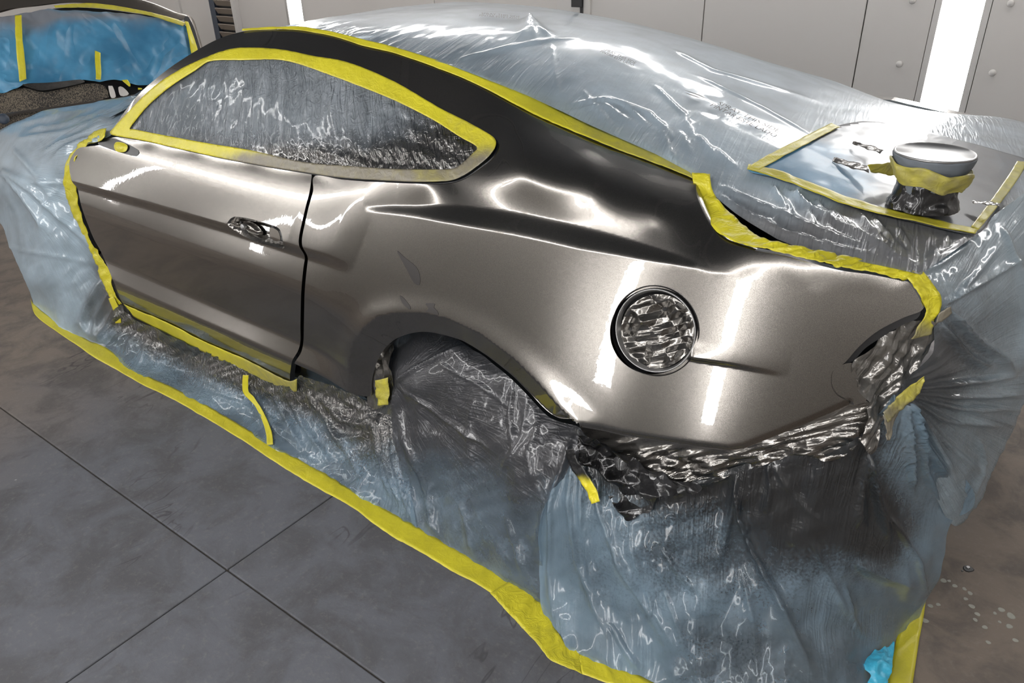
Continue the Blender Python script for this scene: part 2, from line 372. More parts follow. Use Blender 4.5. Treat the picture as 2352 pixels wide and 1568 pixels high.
# ------------------------------------------------------------------ patches and ribbons
def set_attr(me, name, arr):
    a = me.attributes.new(name, 'FLOAT', 'POINT'); a.data.foreach_set('value', np.asarray(arr, np.float32))
def set_uv(me, uv):
    lay = me.uv_layers.new(name='flow'); li = np.empty(len(me.loops), np.int32); me.loops.foreach_get('vertex_index', li)
    lay.data.foreach_set('uv', np.asarray(uv, np.float32)[li].ravel())
def patch(name, outline, surf, step, mat, parent=None, holes=(), disp=None, off=0, flange=None, flow='xz', spray=None,
          wrinkle=None, cover=None, extend=None, custom=False, smooth=True, raw=False, creases=()):
    out = outline if raw else smoothline(outline, step, True)
    out = np.asarray(out); lo, hi = out.min(0), out.max(0)
    gx, gy = np.meshgrid(np.arange(lo[0], hi[0], step), np.arange(lo[1], hi[1], step * .87)); gx = gx.copy()
    gx[1::2] += step / 2; gx, gy = gx.ravel(), gy.ravel()
    hs = [smoothline(h, step, True) for h in holes]
    ok = inside(gx, gy, out) & (pdist(gx, gy, np.r_[out, out[:1]])[0] > step * .55)
    for h in hs: ok &= ~inside(gx, gy, h) & (pdist(gx, gy, np.r_[h, h[:1]])[0] > step * .55)
    sc = 1. / step
    pts = [Vector((a * sc, b * sc)) for a, b in out]; faces = [list(range(len(out)))]; edges = []
    for h in hs:
        k = len(pts); pts += [Vector((a * sc, b * sc)) for a, b in h]; edges += [(k + i, k + (i + 1) % len(h)) for i in range(len(h))]
    for c in creases:
        cl = smoothline(c, step); d0, s0, _ = pdist(gx, gy, cl); ok &= d0 > step * 1.2
        dd = np.gradient(cl, axis=0); dd /= np.hypot(*dd.T)[:, None]; nn = np.c_[-dd[:, 1], dd[:, 0]]
        for off_ in (-step * .6, 0, step * .6):
            q_ = cl + nn * off_; m_ = inside(q_[:, 0], q_[:, 1], out) & (pdist(q_[:, 0], q_[:, 1], np.r_[out, out[:1]])[0] > step * .6)
            for h in hs: m_ &= ~inside(q_[:, 0], q_[:, 1], h) & (pdist(q_[:, 0], q_[:, 1], np.r_[h, h[:1]])[0] > step * .6)
            pts += [Vector((a * sc, b * sc)) for a, b in q_[m_]]
    pts += [Vector((a * sc, b * sc)) for a, b in zip(gx[ok], gy[ok])]
    V, E, Fc, *_ = delaunay_2d_cdt(pts, edges, faces, 1, 1e-5)
    q = np.array([(a[0], a[1]) for a in V]) / sc; fc = np.array([f for f in Fc if len(f) == 3])
    cen = q[fc].mean(1); keep = np.ones(len(fc), bool)
    for h in hs: keep &= ~inside(cen[:, 0], cen[:, 1], h)
    fc = fc[keep]; U, W = q[:, 0], q[:, 1]
    p, n = surf.PN(U, W)
    p0 = p.copy()
    if off is not None and off != 0: p = p + n * off
    if disp is not None: p = p + n * disp(U, W, p0)[:, None]
    p[:, 2] = np.maximum(p[:, 2], .0022)
    # orient faces to n
    fn = np.cross(p[fc[:, 1]] - p[fc[:, 0]], p[fc[:, 2]] - p[fc[:, 0]]); flip = (fn * n[fc[:, 0]]).sum(1) < 0
    fc[flip] = fc[flip][:, ::-1]
    verts = p; facs = [tuple(f) for f in fc]; att = {}
    att['spray'] = spray(U, W, p0) if spray is not None else np.zeros(len(q))
    att['wrinkle'] = wrinkle(U, W, p0) if wrinkle is not None else np.ones(len(q))
    att['cover'] = cover(U, W, p0) if cover is not None else np.ones(len(q))
    if callable(flow): uv = flow(U, W, p0)
    elif flow == 'xz': uv = p0[:, [0, 2]]
    else: uv = p0[:, [0, 1]]
    bnd = {}
    for a, b, c in fc:
        for e in ((a, b), (b, c), (c, a)):
            if (e[1], e[0]) in bnd: bnd.pop((e[1], e[0]))
            else: bnd[e] = 1
    steps = []
    if flange is not None: steps.append((lambda pp, uu: np.ones(len(pp), bool), [flange]))
    if extend is not None: steps.append(extend)
    for sel, vecs in steps:
        bv = sorted({i for e in bnd for i in e}); m = sel(p[bv], q[bv]); okv = {v for v, k in zip(bv, m) if k}
        cur = {v: v for v in okv}; es = [e for e in bnd if e[0] in okv and e[1] in okv]
        for vec in vecs:
            vec = np.array(vec); nxt = {}; base = len(verts); add = []
            for v in okv: nxt[v] = base + len(add); add.append(verts[cur[v]] + vec)
            if not add: break
            verts = np.vstack([verts, add]); idx = list(okv)
            for k in att: att[k] = np.r_[att[k], att[k][idx]]
            uv = np.vstack([uv, uv[idx] + .01]); 
            for a, b in es: facs.append((cur[b], cur[a], nxt[a], nxt[b]))
            cur = nxt
    me = bpy.data.meshes.new(name); me.from_pydata(verts.tolist(), [], [tuple(int(x) for x in f) for f in facs]); me.update()
    for k, v in att.items(): set_attr(me, k, v)
    set_uv(me, uv); o = link(name, me, mat, parent, smooth)
    if flange is not None:
        me.set_sharp_from_angle(angle=math.radians(50))
    if custom:
        nl = np.empty(len(me.loops), np.int32); me.loops.foreach_get('vertex_index', nl)
        pn = np.array([tuple(l.vector) for l in me.corner_normals]); npg = len(fc) * 3
        pn[:npg] = n[nl[:npg]]
        me.normals_split_custom_set(pn.tolist())
    if parent is None: recentre(o)
    return o
def ribbon(name, A, B, surf, off, mat='tape', parent=None, step=8, cross=6, thick=.0008, wr=.5, spray=None, amp=.0015, seed=1,
           closed=False, fn=None):
    """tape laid along a surface between two edge lines"""
    def res(L, n):
        L = smoothline(L, 2, closed)
        if closed: L = np.vstack([L, L[:1]])
        d = np.r_[0, np.cumsum(np.hypot(*np.diff(L, axis=0).T))]; t = np.linspace(0, d[-1], n)
        return np.c_[np.interp(t, d, L[:, 0]), np.interp(t, d, L[:, 1])]
    La = np.hypot(*np.diff(np.array(A, float), axis=0).T).sum(); n = max(4, int(La / step))
    a, b = res(A, n), res(B, n); t = np.linspace(0, 1, cross + 1)
    g = a[:, None, :] * (1 - t[None, :, None]) + b[:, None, :] * t[None, :, None]
    g = g.reshape(-1, 2); p, nn = surf.PN(g[:, 0], g[:, 1])
    s1 = np.repeat(np.arange(n), cross + 1) * 1.0; t1 = np.tile(t, n)
    h = off + amp * (fbm(s1 * .35, t1 * 2.2, seed) + .6 * ridged(s1 * .18, t1 * 1.2, seed + 3)) * 1.5
    if fn is not None: h = h + fn(s1 / n, t1)
    p = p + nn * h[:, None]; m = cross + 1; fs = []
    for i in range(n - 1):
        for j in range(cross): fs.append((i * m + j, (i + 1) * m + j, (i + 1) * m + j + 1, i * m + j + 1))
    me = bpy.data.meshes.new(name); me.from_pydata(p.tolist(), [], fs); me.update()
    set_attr(me, 'spray', spray(g[:, 0], g[:, 1], p) if spray else np.zeros(len(p)))
    set_attr(me, 'wrinkle', np.full(len(p), wr)); o = link(name, me, mat, parent)
    md = o.modifiers.new('thickness', 'SOLIDIFY'); md.thickness = thick; md.offset = 0
    if parent is None: recentre(o)
    return o
def centre_ribbon(name, line, hw, surf, off, **kw):
    L = smoothline(line, 6); d = np.gradient(L, axis=0); d /= np.hypot(*d.T)[:, None] + 1e-9; nrm = np.c_[-d[:, 1], d[:, 0]]
    s = np.linspace(0, 1, len(L)); h = np.interp(s, np.linspace(0, 1, len(hw)), hw) if np.ndim(hw) else np.full(len(L), hw)
    return ribbon(name, L - nrm * h[:, None], L + nrm * h[:, None], surf, off, **kw)
def strokes(lst):
    """folds: list of (polyline, width, height); height fades at the ends"""
    def f(U, V, P=None):
        r = np.zeros(U.shape)
        for pts, wd, am in lst:
            d, s, t = pdist(U, V, pts)
            w_ = wd * (.5 + .8 * t); r = r + am * np.exp(-np.abs(d / w_) ** 1.3) * np.clip(t * 8, 0, 1) * np.clip((1 - t) * 4, 0, 1)
        return r
    return f
exec_sections = []
# ================================================================== THE BOOTH
FX0, FX1, FY0, FY1, CEIL = -8.2, 3.6, -2.3, 3.3, 2.85
fl = empty('floor', (0, 0, 0), kind='structure')
jx, jy = -.413, -.56      # crossing of the saw cuts
xs = [FX0, jx - 4.2, jx, FX1]; ys = [FY0, jy, jy + 3.1, FY1 + .1]
for i in range(3):
    for j in range(3):
        g = .0025
        o = box('slab', (xs[i] + g, ys[j] + g, -.12), (xs[i + 1] - g, ys[j + 1] - g, 0), 'concrete', fl, bev=.003)
box('joint_filler', (FX0, FY0, -.14), (FX1, FY1 + .1, -.006), 'joint', fl)
# paint drips and a pit on the floor at right
def drip(u, v, r, mat, z=.0012):
    p = at(u, v, 2, 0); n = 14; bm = bmesh.new(); vs = []
    for k in range(n):
        a = k * 2 * math.pi / n; q = r * (.85 + .08 * math.sin(a * 2 + u) + .05 * math.cos(a * 3 + v)); vs.append(bm.verts.new((q * math.cos(a), q * math.sin(a), 0)))
    f = bm.faces.new(vs); e = bmesh.ops.extrude_face_region(bm, geom=[f])
    for x in e['geom']:
        if isinstance(x, bmesh.types.BMVert): x.co.z += z; x.co.x *= .85; x.co.y *= .85
    me = bpy.data.meshes.new('paint_drip'); bm.to_mesh(me); bm.free(); o = link('paint_drip', me, mat, None, False); o.location = (p[0], p[1], .0002)
    bpy.context.view_layer.update(); o.parent = fl; return o
M['drip'] = simple('pale_dried_paint', srgb(150, 150, 140), .5)
for u, v, r in [(2167, 1333, .010), (2180, 1334, .006), (2193, 1345, .008), (2215, 1352, .007), (2228, 1362, .008), (2218, 1375, .007),
                (2232, 1392, .009), (2245, 1410, .008), (2137, 1391, .008), (2155, 1388, .007), (2300, 1400, .010), (2322, 1414, .013),
                (2285, 1408, .006), (2318, 1438, .010), (2296, 1428, .005), (2332, 1470, .008), (2240, 1423, .007), (2125, 1425, .01), (2262, 1440, .008), (2270, 1475, .007)]:
    drip(u, v, r, 'drip')
drip(2224, 1306, .017, 'black'); drip(2223, 1304, .007, 'steel', .004); drip(2210, 1311, .004, 'black')
wb = empty('wall_back', (0, FY1, 0), kind='structure')
# panels of the far wall, seams where the photograph shows them
seams = [FX0, -6.42, -5.95, -4.70, -4.49, -2.95, -1.80, -.78, .14, .47, .72, 1.6, 2.6, FX1]
for a, b in zip(seams, seams[1:]):
    if (a, b) in ((-4.70, -4.49), (.47, .72), (-6.42, -5.95)): continue
    box('panel', (a + .003, FY1, 0), (b - .003, FY1 + .06, CEIL), 'wall', wb, bev=.003)
box('backing', (FX0, FY1 + .055, 0), (FX1, FY1 + .14, CEIL), 'dark', wb)
def wall_light(x0, x1, y, s, label, group=None, zb=.10):
    t = empty('wall_light', ((x0 + x1) / 2, y, zb), label=label, cat='light', group=group)
    yy = sorted
    box('light_frame', (x0 - .03, min(y, y + s * .05), zb), (x0, max(y, y + s * .05), 2.5), 'wall_trim', t)
    box('light_frame', (x1, min(y, y + s * .05), zb), (x1 + .03, max(y, y + s * .05), 2.5), 'wall_trim', t)
    if s and y == FY1: pass
    a, b = sorted((y + s * .012, y + s * .05)); box('diffuser', (x0, a, zb), (x1, b, 2.5), 'lamp', t)
    return t
wall_light(.50, .69, FY1, 1, 'tall bright vertical booth light behind the boot, at right')
wall_light(-4.69, -4.50, FY1, 1, 'thin bright vertical booth light above the front of the roof')
for x, z in [(.36, 1.27), (.36, .96), (.80, .95), (.80, 1.27)]:
    lathe('panel_rivet', [(.001, 0), (.016, .001), (.017, .005), (.012, .010), (.002, .012)], 'wall_trim', (x, FY1, z), 16, wb, (0, -1, 0))
# door with louvre at far left
dr = empty('door_1', (-6.18, FY1, 0), kind='structure')
box('door_frame', (-6.42, FY1 - .02, 0), (-6.36, FY1 + .06, CEIL), 'wall_trim', dr)
box('door_leaf', (-6.36, FY1 + .0, 0), (-5.86, FY1 + .05, CEIL), 'wall', dr, bev=.004)
lv = empty('wall_louvre', (-5.6, FY1, .4), label='tall slatted vent in the far wall left of the car roof', cat='vent')
box('vent_frame', (-5.86, FY1 - .05, .3), (-5.80, FY1 + .0, 1.9), 'wall_trim', lv)
box('vent_frame', (-5.45, FY1 - .05, .3), (-5.40, FY1 + .0, 1.9), 'wall_trim', lv)
box('vent_back', (-5.80, FY1 - .012, .3), (-5.45, FY1, 1.9), 'black', lv)
box('vent_rail', (-5.80, FY1 - .045, .3), (-5.72, FY1 - .012, 1.9), 'knob', lv)
for k in range(22):
    z = .35 + k * .07; o = box('slat', (-5.715, FY1 - .04, z), (-5.455, FY1 - .03, z + .055), 'louvre', lv); o.rotation_euler[0] = .5
# gauge strip with socket
gp = empty('gauge_panel', (-1.72, FY1, .8), label='narrow grey wall strip with a black gauge window and small socket', cat='gauge')
box('strip', (-1.82, FY1 - .03, .6), (-1.64, FY1, 2.2), 'wall_trim', gp, bev=.004)
box('cable_channel', (-1.64, FY1 - .022, .6), (-1.62, FY1, 2.2), 'black', gp)
box('cable_cover', (-1.62, FY1 - .016, .6), (-1.57, FY1, 2.2), 'wall', gp)
q = at(1326, 6, 1, FY1 - .03); box('gauge_window', (q[0] - .045, FY1 - .036, q[2] - .028), (q[0] + .04, FY1 - .028, q[2] + .03), 'black', gp, bev=.003)
q = at(1325, 36, 1, FY1 - .03); box('socket', (q[0] - .025, FY1 - .038, q[2] - .02), (q[0] + .02, FY1 - .028, q[2] + .02), 'louvre', gp, bev=.002)
# near wall (behind the camera), end walls, ceiling, slanted cornices with lights
wf = empty('wall_front', (0, FY0, 0), kind='structure')
box('panel', (FX0, FY0 - .08, 0), (FX1, FY0, CEIL), 'wall', wf)
LX = [-6.3, -3.9, -.47, .66]
for x in LX: wall_light(x, x + .16, FY0, 1, 'vertical booth light on the near wall seen only as a reflection', 'near wall lights', zb=.42)
wl = empty('wall_left', (FX0, 0, 0), kind='structure'); box('panel', (FX0 - .08, FY0, 0), (FX0, FY1, CEIL), 'wall', wl)
wr_ = empty('wall_right', (FX1, 0, 0), kind='structure'); box('panel', (FX1, FY0, 0), (FX1 + .08, FY1, CEIL), 'wall', wr_)
ce = empty('ceiling', (0, 0, CEIL), kind='structure')
box('ceiling_panel', (FX0, FY0, CEIL), (FX1, FY1, CEIL + .08), 'ceiling', ce)
for k in range(7):
    x = FX0 + .5 + k * 1.6; box('ceiling_filter', (x, FY0 + 1.3, CEIL - .03), (x + 1.5, FY1 - 1.3, CEIL), 'filter', ce)
def cornice_light(x, y, s, label, group):
    """a 45 degree lamp box between wall and ceiling"""
    L, h = 1.80, .12; t = empty('cornice_light', (x + L / 2, y, CEIL - .35), label=label, cat='light', group=group)
    a = box('lamp_housing', (x, y - .17, -.02), (x + L, y + .17, .02), 'wall_trim', None)
    b = box('lamp_diffuser', (x + .04, y - h / 2, -.032), (x + L - .04, y + h / 2, -.02), 'lamp2', None)
    for o in (a, b):
        z = o.location.z; o.location = (x + L / 2, y + s * z * .7, CEIL - .33 + z * .7); o.rotation_euler[0] = s * math.radians(-45)
        bpy.context.view_layer.update(); o.parent = t; o.matrix_parent_inverse = t.matrix_world.inverted()
for k in range(6):
    cornice_light(-7.4 + k * 1.85, FY0 + .33, -1, 'slanted lamp between near wall and ceiling, out of frame', 'near cornice lights')
    cornice_light(-7.4 + k * 1.85, FY1 - .33, 1, 'slanted lamp between far wall and ceiling, out of frame', 'far cornice lights')
# ================================================================== THE CAR
car = empty('car', (-.9, .96, 0), label='grey metallic coupe being repainted, masked with film and yellow tape', cat='car')
Y = 1; Z = 2; T = 3
ROOF = [(253,306,.13),(310,226,.17),(379,164,.23),(448,118,.29),(505,88,.335),(560,72,.38),(700,67,.40),(838,100,.40),(907,114,.40),(1010,152,.40),(1096,193,.39),(1217,250,.38),(1285,285,.375),(1389,330,.36),(1500,372,.343),(1590,411,.32)]
WTOP = [(263,303,.12),(344,213,.19),(413,165,.235),(482,133,.27),(534,117,.295),(585,114,.31),(654,119,.32),(723,133,.325),(803,148,.33),(907,191,.325),(1010,251,.31),(1079,286,.295),(1137,320,.265)]
WBOT = [(1144,337,.238),(1130,362,.210),(1096,389,.180),(1062,411,.160),(1027,422,.150),(975,423,.15),(872,417,.135),(786,410,.125),(716,401,.12),(585,379,.11),(448,351,.105),(344,327,.105),(263,312,.11)]
BODY = ROOF + WTOP + WBOT + [
]
class Section:
    """lower body side: y(x, z) integrated from the tilt of the panel at each height"""
    XS = [-2.3, -.85, -.60, -.42, -.22, .05, .45, .8, 1.2]
    ZN = [[.20, .325, .35, .40, .425, .62, .68, .80, .88, .98]] * 3 + [[.20, .31, .33, .39, .42, .58, .66, .80, .88, .98], [.20, .31, .33, .39, .42, .54, .64, .80, .88, .98]] + [[.20, .31, .33, .39, .42, .52, .62, .78, .90, 1.0]] * 4
    TN = [[-14, -10, 22, 20, -7, -6, 12, 16, 22, 36], [-14, -10, 22, 20, -7, -6, 12, 16, 22, 36], [-14, -10, 20, 18, -6, -5, 12, 16, 22, 35],
          [-8, -6, 8, 7, -3, -2, 9, 12, 18, 30], [0, 0, 2, 2, 2, 6, 11, 13, 17, 26], [8, 8, 8, 8, 8, 10, 12, 14, 17, 24], [10, 10, 10, 10, 11, 12, 13, 15, 18, 23], [10, 10, 10, 10, 11, 12, 14, 15, 18, 22], [8, 8, 8, 8, 9, 10, 12, 14, 17, 20]]
    X0 = [-2.3, -1.6, -.9, -.6, -.3, 0, .35, .6, .8, .95, 1.05, 1.12]; Y0 = [.030, .024, .022, .021, .014, .0, -.010, -.004, .018, .052, .090, .122]
    def __init__(s):
        s.x = np.linspace(-2.6, 1.5, 600); k = np.hanning(41); k /= k.sum(); sm = lambda a: np.convolve(np.pad(a, 20, 'edge'), k, 'valid')
        s.z = np.array([sm(np.interp(s.x, s.XS, np.array(s.ZN)[:, i])) for i in range(10)]).T
        s.t = np.tan(np.radians(np.array([sm(np.interp(s.x, s.XS, np.array(s.TN)[:, i])) for i in range(10)]).T)); s.y0 = sm(np.interp(s.x, s.X0, s.Y0))
    def __call__(s, x, z):
        zn = np.array([np.interp(x, s.x, s.z[:, i]) for i in range(10)]).T; tn = np.array([np.interp(x, s.x, s.t[:, i]) for i in range(10)]).T
        def integ(zz):
            r = tn[:, 0] * np.minimum(zz - zn[:, 0], 0)
            for i in range(9):
                h = zn[:, i + 1] - zn[:, i]; a = np.clip(zz - zn[:, i], 0, h); r = r + tn[:, i] * a + (tn[:, i + 1] - tn[:, i]) / h * a * a / 2
            return r + tn[:, 9] * np.maximum(zz - zn[:, 9], 0)
        return np.interp(x, s.x, s.y0) + integ(z) - integ(np.full(len(x), .70))
    def at(s, u, v):
        d = ray(u, v); y = np.full(len(d), .04)
        for k in range(25):
            p = CAM + d * ((y - CAM[1]) / d[:, 1])[:, None]; y = .5 * y + .5 * s(p[:, 0], p[:, 2])
        return y
SEC = Section()
CREASE = [(840,492),(900,499),(1040,520),(1180,547),(1330,579),(1480,602),(1600,620),(1720,646),(1840,669),(1950,675),(2030,666),(2090,651)]
LOWR = [(168,352),(203,338),(262,322),(344,334),(448,358),(585,386),(716,408),(800,440)] + CREASE + [(2115,714),(2074,730),(2016,760),(1974,795),(1940,833),(1909,883),(1948,932),(1850,975),(1708,1036),(1672,1040),(1596,1031),(1420,1003),(1336,985),(1259,970),(1049,795),(953,775),(884,800),(842,870),(838,925),(676,885),(560,830),(394,752),(270,702),(190,500)]
gx_, gy_ = np.meshgrid(np.arange(150, 2130, 46.), np.arange(320, 1050, 30.)); gx_ = gx_ + (np.arange(gx_.shape[0])[:, None] % 2) * 23
gx_, gy_ = gx_.ravel(), gy_.ravel(); m_ = inside(gx_, gy_, LOWR); gx_, gy_ = gx_[m_], gy_[m_]
ex_ = np.array(smoothline(CREASE, 45).tolist() + LOWR[20:] + [(a, b) for a, b in zip(np.linspace(279, 680, 10), np.linspace(645, 787, 10))] + [(a, b) for a, b in zip(np.linspace(285, 673, 10), np.linspace(668, 822, 10))])
gx_, gy_ = np.r_[gx_, ex_[:, 0]], np.r_[gy_, ex_[:, 1]]
BODY += [(a, b, c) for a, b, c in zip(gx_, gy_, SEC.at(gx_, gy_))]
SECSET = set(zip(gx_, gy_)) | {q[:2] for q in WBOT if q[0] < 990}
yb_ = SEC.at(np.array([q[0] for q in WBOT]), np.array([q[1] for q in WBOT]))
BODY = [(a, b, float(yb_[[q[:2] for q in WBOT].index((a, b))])) if (a, b) in [q[:2] for q in WBOT] and a < 990 else (a, b, c) for a, b, c in BODY if (a, b) != (263, 303)]
BODY += [
 # shelf above the haunch, C-pillar
 (1500,527,.135),(1600,545,.155),
 (1200,450,.122),(1200,400,.152),(1200,350,.205),(1180,300,.275),(1350,470,.138),(1350,420,.170),(1350,370,.230),(1500,495,.150),(1500,455,.188),(1500,415,.252),
 (1600,520,.172),(1590,470,.215),(1560,430,.262),
 (1642,532,.19),(1672,555,.158),(1730,574,.142),(1806,588,.147),(1921,619,.163),(1997,630,.180),(2074,645,.202),(1740,612,.124),(1880,645,.147)]
CHAR = [(150,405),(350,458),(530,508),(640,541),(700,560),(760,578),(815,599)]
GRV = [(1590,812),(1680,826),(1760,842),(1810,852)]
SHELF = [(835,488),(900,495),(1040,516),(1180,543),(1330,575),(1480,599),(1600,616)]
ARCH_IN = [(838,917),(842,878),(857,829),(884,794),(915,777),(953,769),(991,773),(1049,790),(1106,825),(1164,871),(1202,909),(1259,963),(1309,972),(1336,980)]
ARCH_O = [(802,930),(802,909),(804,860),(804,821),(815,783),(838,752),(869,725),(915,716),(972,716),(1030,729),(1106,764),(1183,821),(1240,878),(1290,936),(1336,980)]
def body_disp(U, V):
    d, s, t = pdist(U, V, CHAR); fade = np.clip((1 - t) * 4.5, 0, 1) ** .7; sd = d * s
    wb_ = 22 + 16 * t
    r = -.018 * fade * np.where(sd < 0, np.exp(-(sd / 75.) ** 2), 1 - sstep(sd, 0, wb_))
    d, s, t = pdist(U, V, GRV); fade = np.clip((1 - t), 0, 1) ** .8; sd = d * s
    r += -.014 * fade * np.where(sd < 0, np.exp(-(sd / 34.) ** 2), 1 - sstep(sd, 0, 20)) * sstep(U, 1560, 1600)
    d, s, t = pdist(U, V, SHELF); sd = d * s; wv = 16 + 34 * np.sin(np.clip(t, 0, 1) * math.pi)
    r += .026 * np.sin(np.clip(t, 0, 1) * math.pi) ** .7 * np.where(sd > 0, 0, np.where(sd > -wv, sstep(-sd / wv, 0, 1), np.exp(-((sd + wv) / 80.) ** 2)))
    # rolled lip round the wheel opening and along the lower edge
    d, s, t = pdist(U, V, ARCH_O); ins_ = inside(U, V, ARCH_O + [(1336, 1100), (802, 1100)]); di, _, _ = pdist(U, V, ARCH_IN)
    f = np.where(ins_, d / (d + di + 1e-6), 0.); r += .030 * f - .006 * np.where(ins_, 1, np.exp(-(d / 30.) ** 2))
    d, s, t = pdist(U, V, [(1340, 982), (1420, 1001), (1500, 1014), (1596, 1029), (1672, 1038), (1708, 1033), (1850, 976), (1948, 933)]); r += .006 * np.exp(-(d / 9.) ** 2)
    return r
class BodySurf(Surf):
    JOIN = [(60, 282), (262, 322), (448, 356), (585, 384), (716, 406), (790, 432), (850, 480)] + CREASE[1:] + [(2140, 640)]
    def base(s, u, v):
        p = Surf.base(s, u, v); u, v = np.ravel(u), np.ravel(v)
        d, sd, _ = pdist(u, v, s.JOIN); m = sstep(d * sd, -16, 16); k = m > 0
        dr = ray(u[k], v[k]); y = p[k, 1].copy()
        for _ in range(6):
            q = CAM + dr * ((y - CAM[1]) / dr[:, 1])[:, None]; y = SEC(q[:, 0], q[:, 2])
        w0 = dr[:, 1] / (p[k, 1] - CAM[1]); w1 = dr[:, 1] / (y - CAM[1]); w_ = w0 * (1 - m[k]) + w1 * m[k]
        p[k] = CAM + dr / w_[:, None]; return p
body = BodySurf([(a, b, Y, c) for a, b, c in BODY], body_disp, lam=np.array([2e-5 if (a, b) in SECSET else 1e-2 for a, b, c in BODY]))
DOOR = [(182,341),(203,336),(238,331),(262,315)] + [(a, b) for a, b, c in WBOT[::-1] if a < 717 and a > 264] + \
       [(716,404),(712,438),(705,473),(699,515),(695,553),(701,584),(697,614),(692,668),(690,744),(690,783),(684,806),(671,829),(666,859),(662,876),(560,824),(467,785),(394,746),(318,712),(283,697),(262,649),(233,580),(214,545),(188,477),(177,424),(169,390),(168,365)]
HANDLE = [(530,511),(535,504),(540,498),(548,494),(567,496),(592,501),(623,510),(643,517),(652,523),(658,538),(660,554),(659,564),(652,570),(643,569),(621,564),(597,558),(577,550),(557,539),(541,525)]
FUEL = [(1502 + 101 * math.cos(a), 760 + 99 * math.sin(a) - 3 * math.cos(a)) for a in np.linspace(0, 2 * math.pi, 28)[:-1]]
def dense(pts, m=3):   # repeats corners so that the spline keeps them sharp
    return pts
ARCH_IN = [(838,917),(842,878),(857,829),(884,794),(915,777),(953,769),(991,773),(1049,790),(1106,825),(1164,871),(1202,909),(1259,963),(1309,972),(1336,980)]
QUARTER = [(724,404),(786,412),(872,419),(975,425),(1027,424),(1062,413),(1096,391),(1130,364),(1146,337),(1137,318),(1079,284),(1010,249),(907,189),(803,146),(723,131),(654,117),(585,112),(534,115),(482,131),(413,163),(344,211),(263,301),
           (253,306),(310,226),(379,164),(448,118),(505,88),(560,72),(603,68),(654,67),(700,70),(769,84),(838,106),(907,122),(1010,158),(1089,192),(1217,256),(1354,320),(1500,374),(1592,413),(1600,448),(1620,497),(1643,532),(1673,555),(1730,574),(1806,588),(1921,619),(1997,630),(2074,645),(2090,650),(2120,703),(2114,715),
           (2074,730),(2016,760),(1974,795),(1940,833),(1913,852),(1909,883),(1921,906),(1948,932),(1850,975),(1708,1032),(1672,1037),(1596,1028),(1500,1013),(1420,1000)] + ARCH_IN[::-1] + \
          [(785,888),(727,857),(676,834),(681,826),(692,808),(697,783),(698,744),(700,668),(705,614),(708,584),(702,553),(706,515),(712,473),(720,438)]
BI = (0, .022, -.002)
door = patch('car_door', DOOR, body, 4.5, 'paint', car, holes=[HANDLE], flange=BI, custom=True, creases=[CHAR])
quarter = patch('quarter_panel', QUARTER, body, 5, 'paint', car, holes=[FUEL], flange=BI, custom=True, creases=[CHAR, GRV, SHELF])
# window: glass, seal and door frame round it
WIN = [(a, b) for a, b, c in WTOP] + [(a, b) for a, b, c in WBOT]
patch('side_window', WIN, body, 16, 'glass', car, off=-.018)
Wl = np.array(WIN, float); cw = Wl.mean(0)
ribbon('window_seal', WIN, (Wl - (Wl - cw) * 6 / np.hypot(*(Wl - cw).T)[:, None]), body, -.004, 'seal', car, 8, 2, .006, closed=True, amp=0)
# dark inner shell so that gaps read black
INN = [(200,345),(262,325),(600,395),(870,435),(1060,425),(1150,350),(1100,270),(800,130),(620,90),(900,130),(1300,300),(1580,420),(1640,560),(2060,660),(2080,715),(1950,790),(1890,880),(1900,915),(1700,1015),(1500,1000),(1300,950),(1150,850),(1000,755),(900,760),(840,850),(820,900),(690,850),(660,868),(300,700)]
patch('inner_shell', [(200,345),(262,325),(600,395),(870,435),(1060,425),(1150,370),(1250,300),(1580,430),(1640,560),(2060,668),(2080,712),(1950,790),(1880,880),(1890,905),(1700,1010),(1500,995),(1350,960),(1150,820),(1000,740),(880,745),(830,800),(810,890),(690,850),(650,860),(300,690)], body, 22, 'dark', car, off=-.045)
# rocker under the door and quarter
ROCK = Surf([(300,700,Y,.075),(480,780,Y,.075),(666,868,Y,.075),(740,860,Y,.06),(850,915,Y,.065),(320,745,Y,.10),(500,830,Y,.10),(680,905,Y,.10),(800,940,Y,.10),(860,950,Y,.10)])
patch('rocker_panel', [(285,690),(480,778),(666,868),(680,835),(785,886),(842,915),(862,960),(800,950),(700,925),(500,850),(300,750)], ROCK, 12, 'paint', car)
# door handle recess
def hd(U, V, P):
    d = pdist(U, V, np.r_[HANDLE, HANDLE[:1]])[0]; return -.036 * sstep(d, 0, 9)
patch('handle_recess', HANDLE, body, 3, 'paint', door, disp=hd, off=-.001)
LOCK = [(574 + 24 * math.cos(a) * .95 - 8 * math.sin(a) * .4, 527 + 19 * math.sin(a) + 13 * math.cos(a)) for a in np.linspace(0, 2 * math.pi, 17)[:-1]]
def lk(U, V, P):
    d = pdist(U, V, np.r_[LOCK, LOCK[:1]])[0]; return .012 * sstep(d, 0, 9)
patch('lock_bezel', LOCK, body, 2.5, 'paint', door, disp=lk, off=-.028)
q, nq = body.PN([564], [517]); lathe('lock_cylinder', [(.010, -.01), (.010, .002), (.008, .004), (.003, .004)], 'steel', tuple(q[0] - nq[0] * .006), 20, door, nq[0])
q, nq = body.PN([560], [507]); lathe('lock_screw', [(.004, -.006), (.004, .002), (.002, .003)], 'black', tuple(q[0] - nq[0] * .007), 12, door, nq[0])
def ins(U, V, P):
    d = pdist(U, V, [(624,515),(650,524),(656,550),(656,556),(630,555),(624,515)])[0]; return .010 * sstep(d, 0, 3)
patch('handle_insert', [(624,515),(637,519),(650,524),(655,538),(657,552),(643,554),(629,553),(625,535)], body, 2.5, 'black', door, disp=ins, off=-.016)
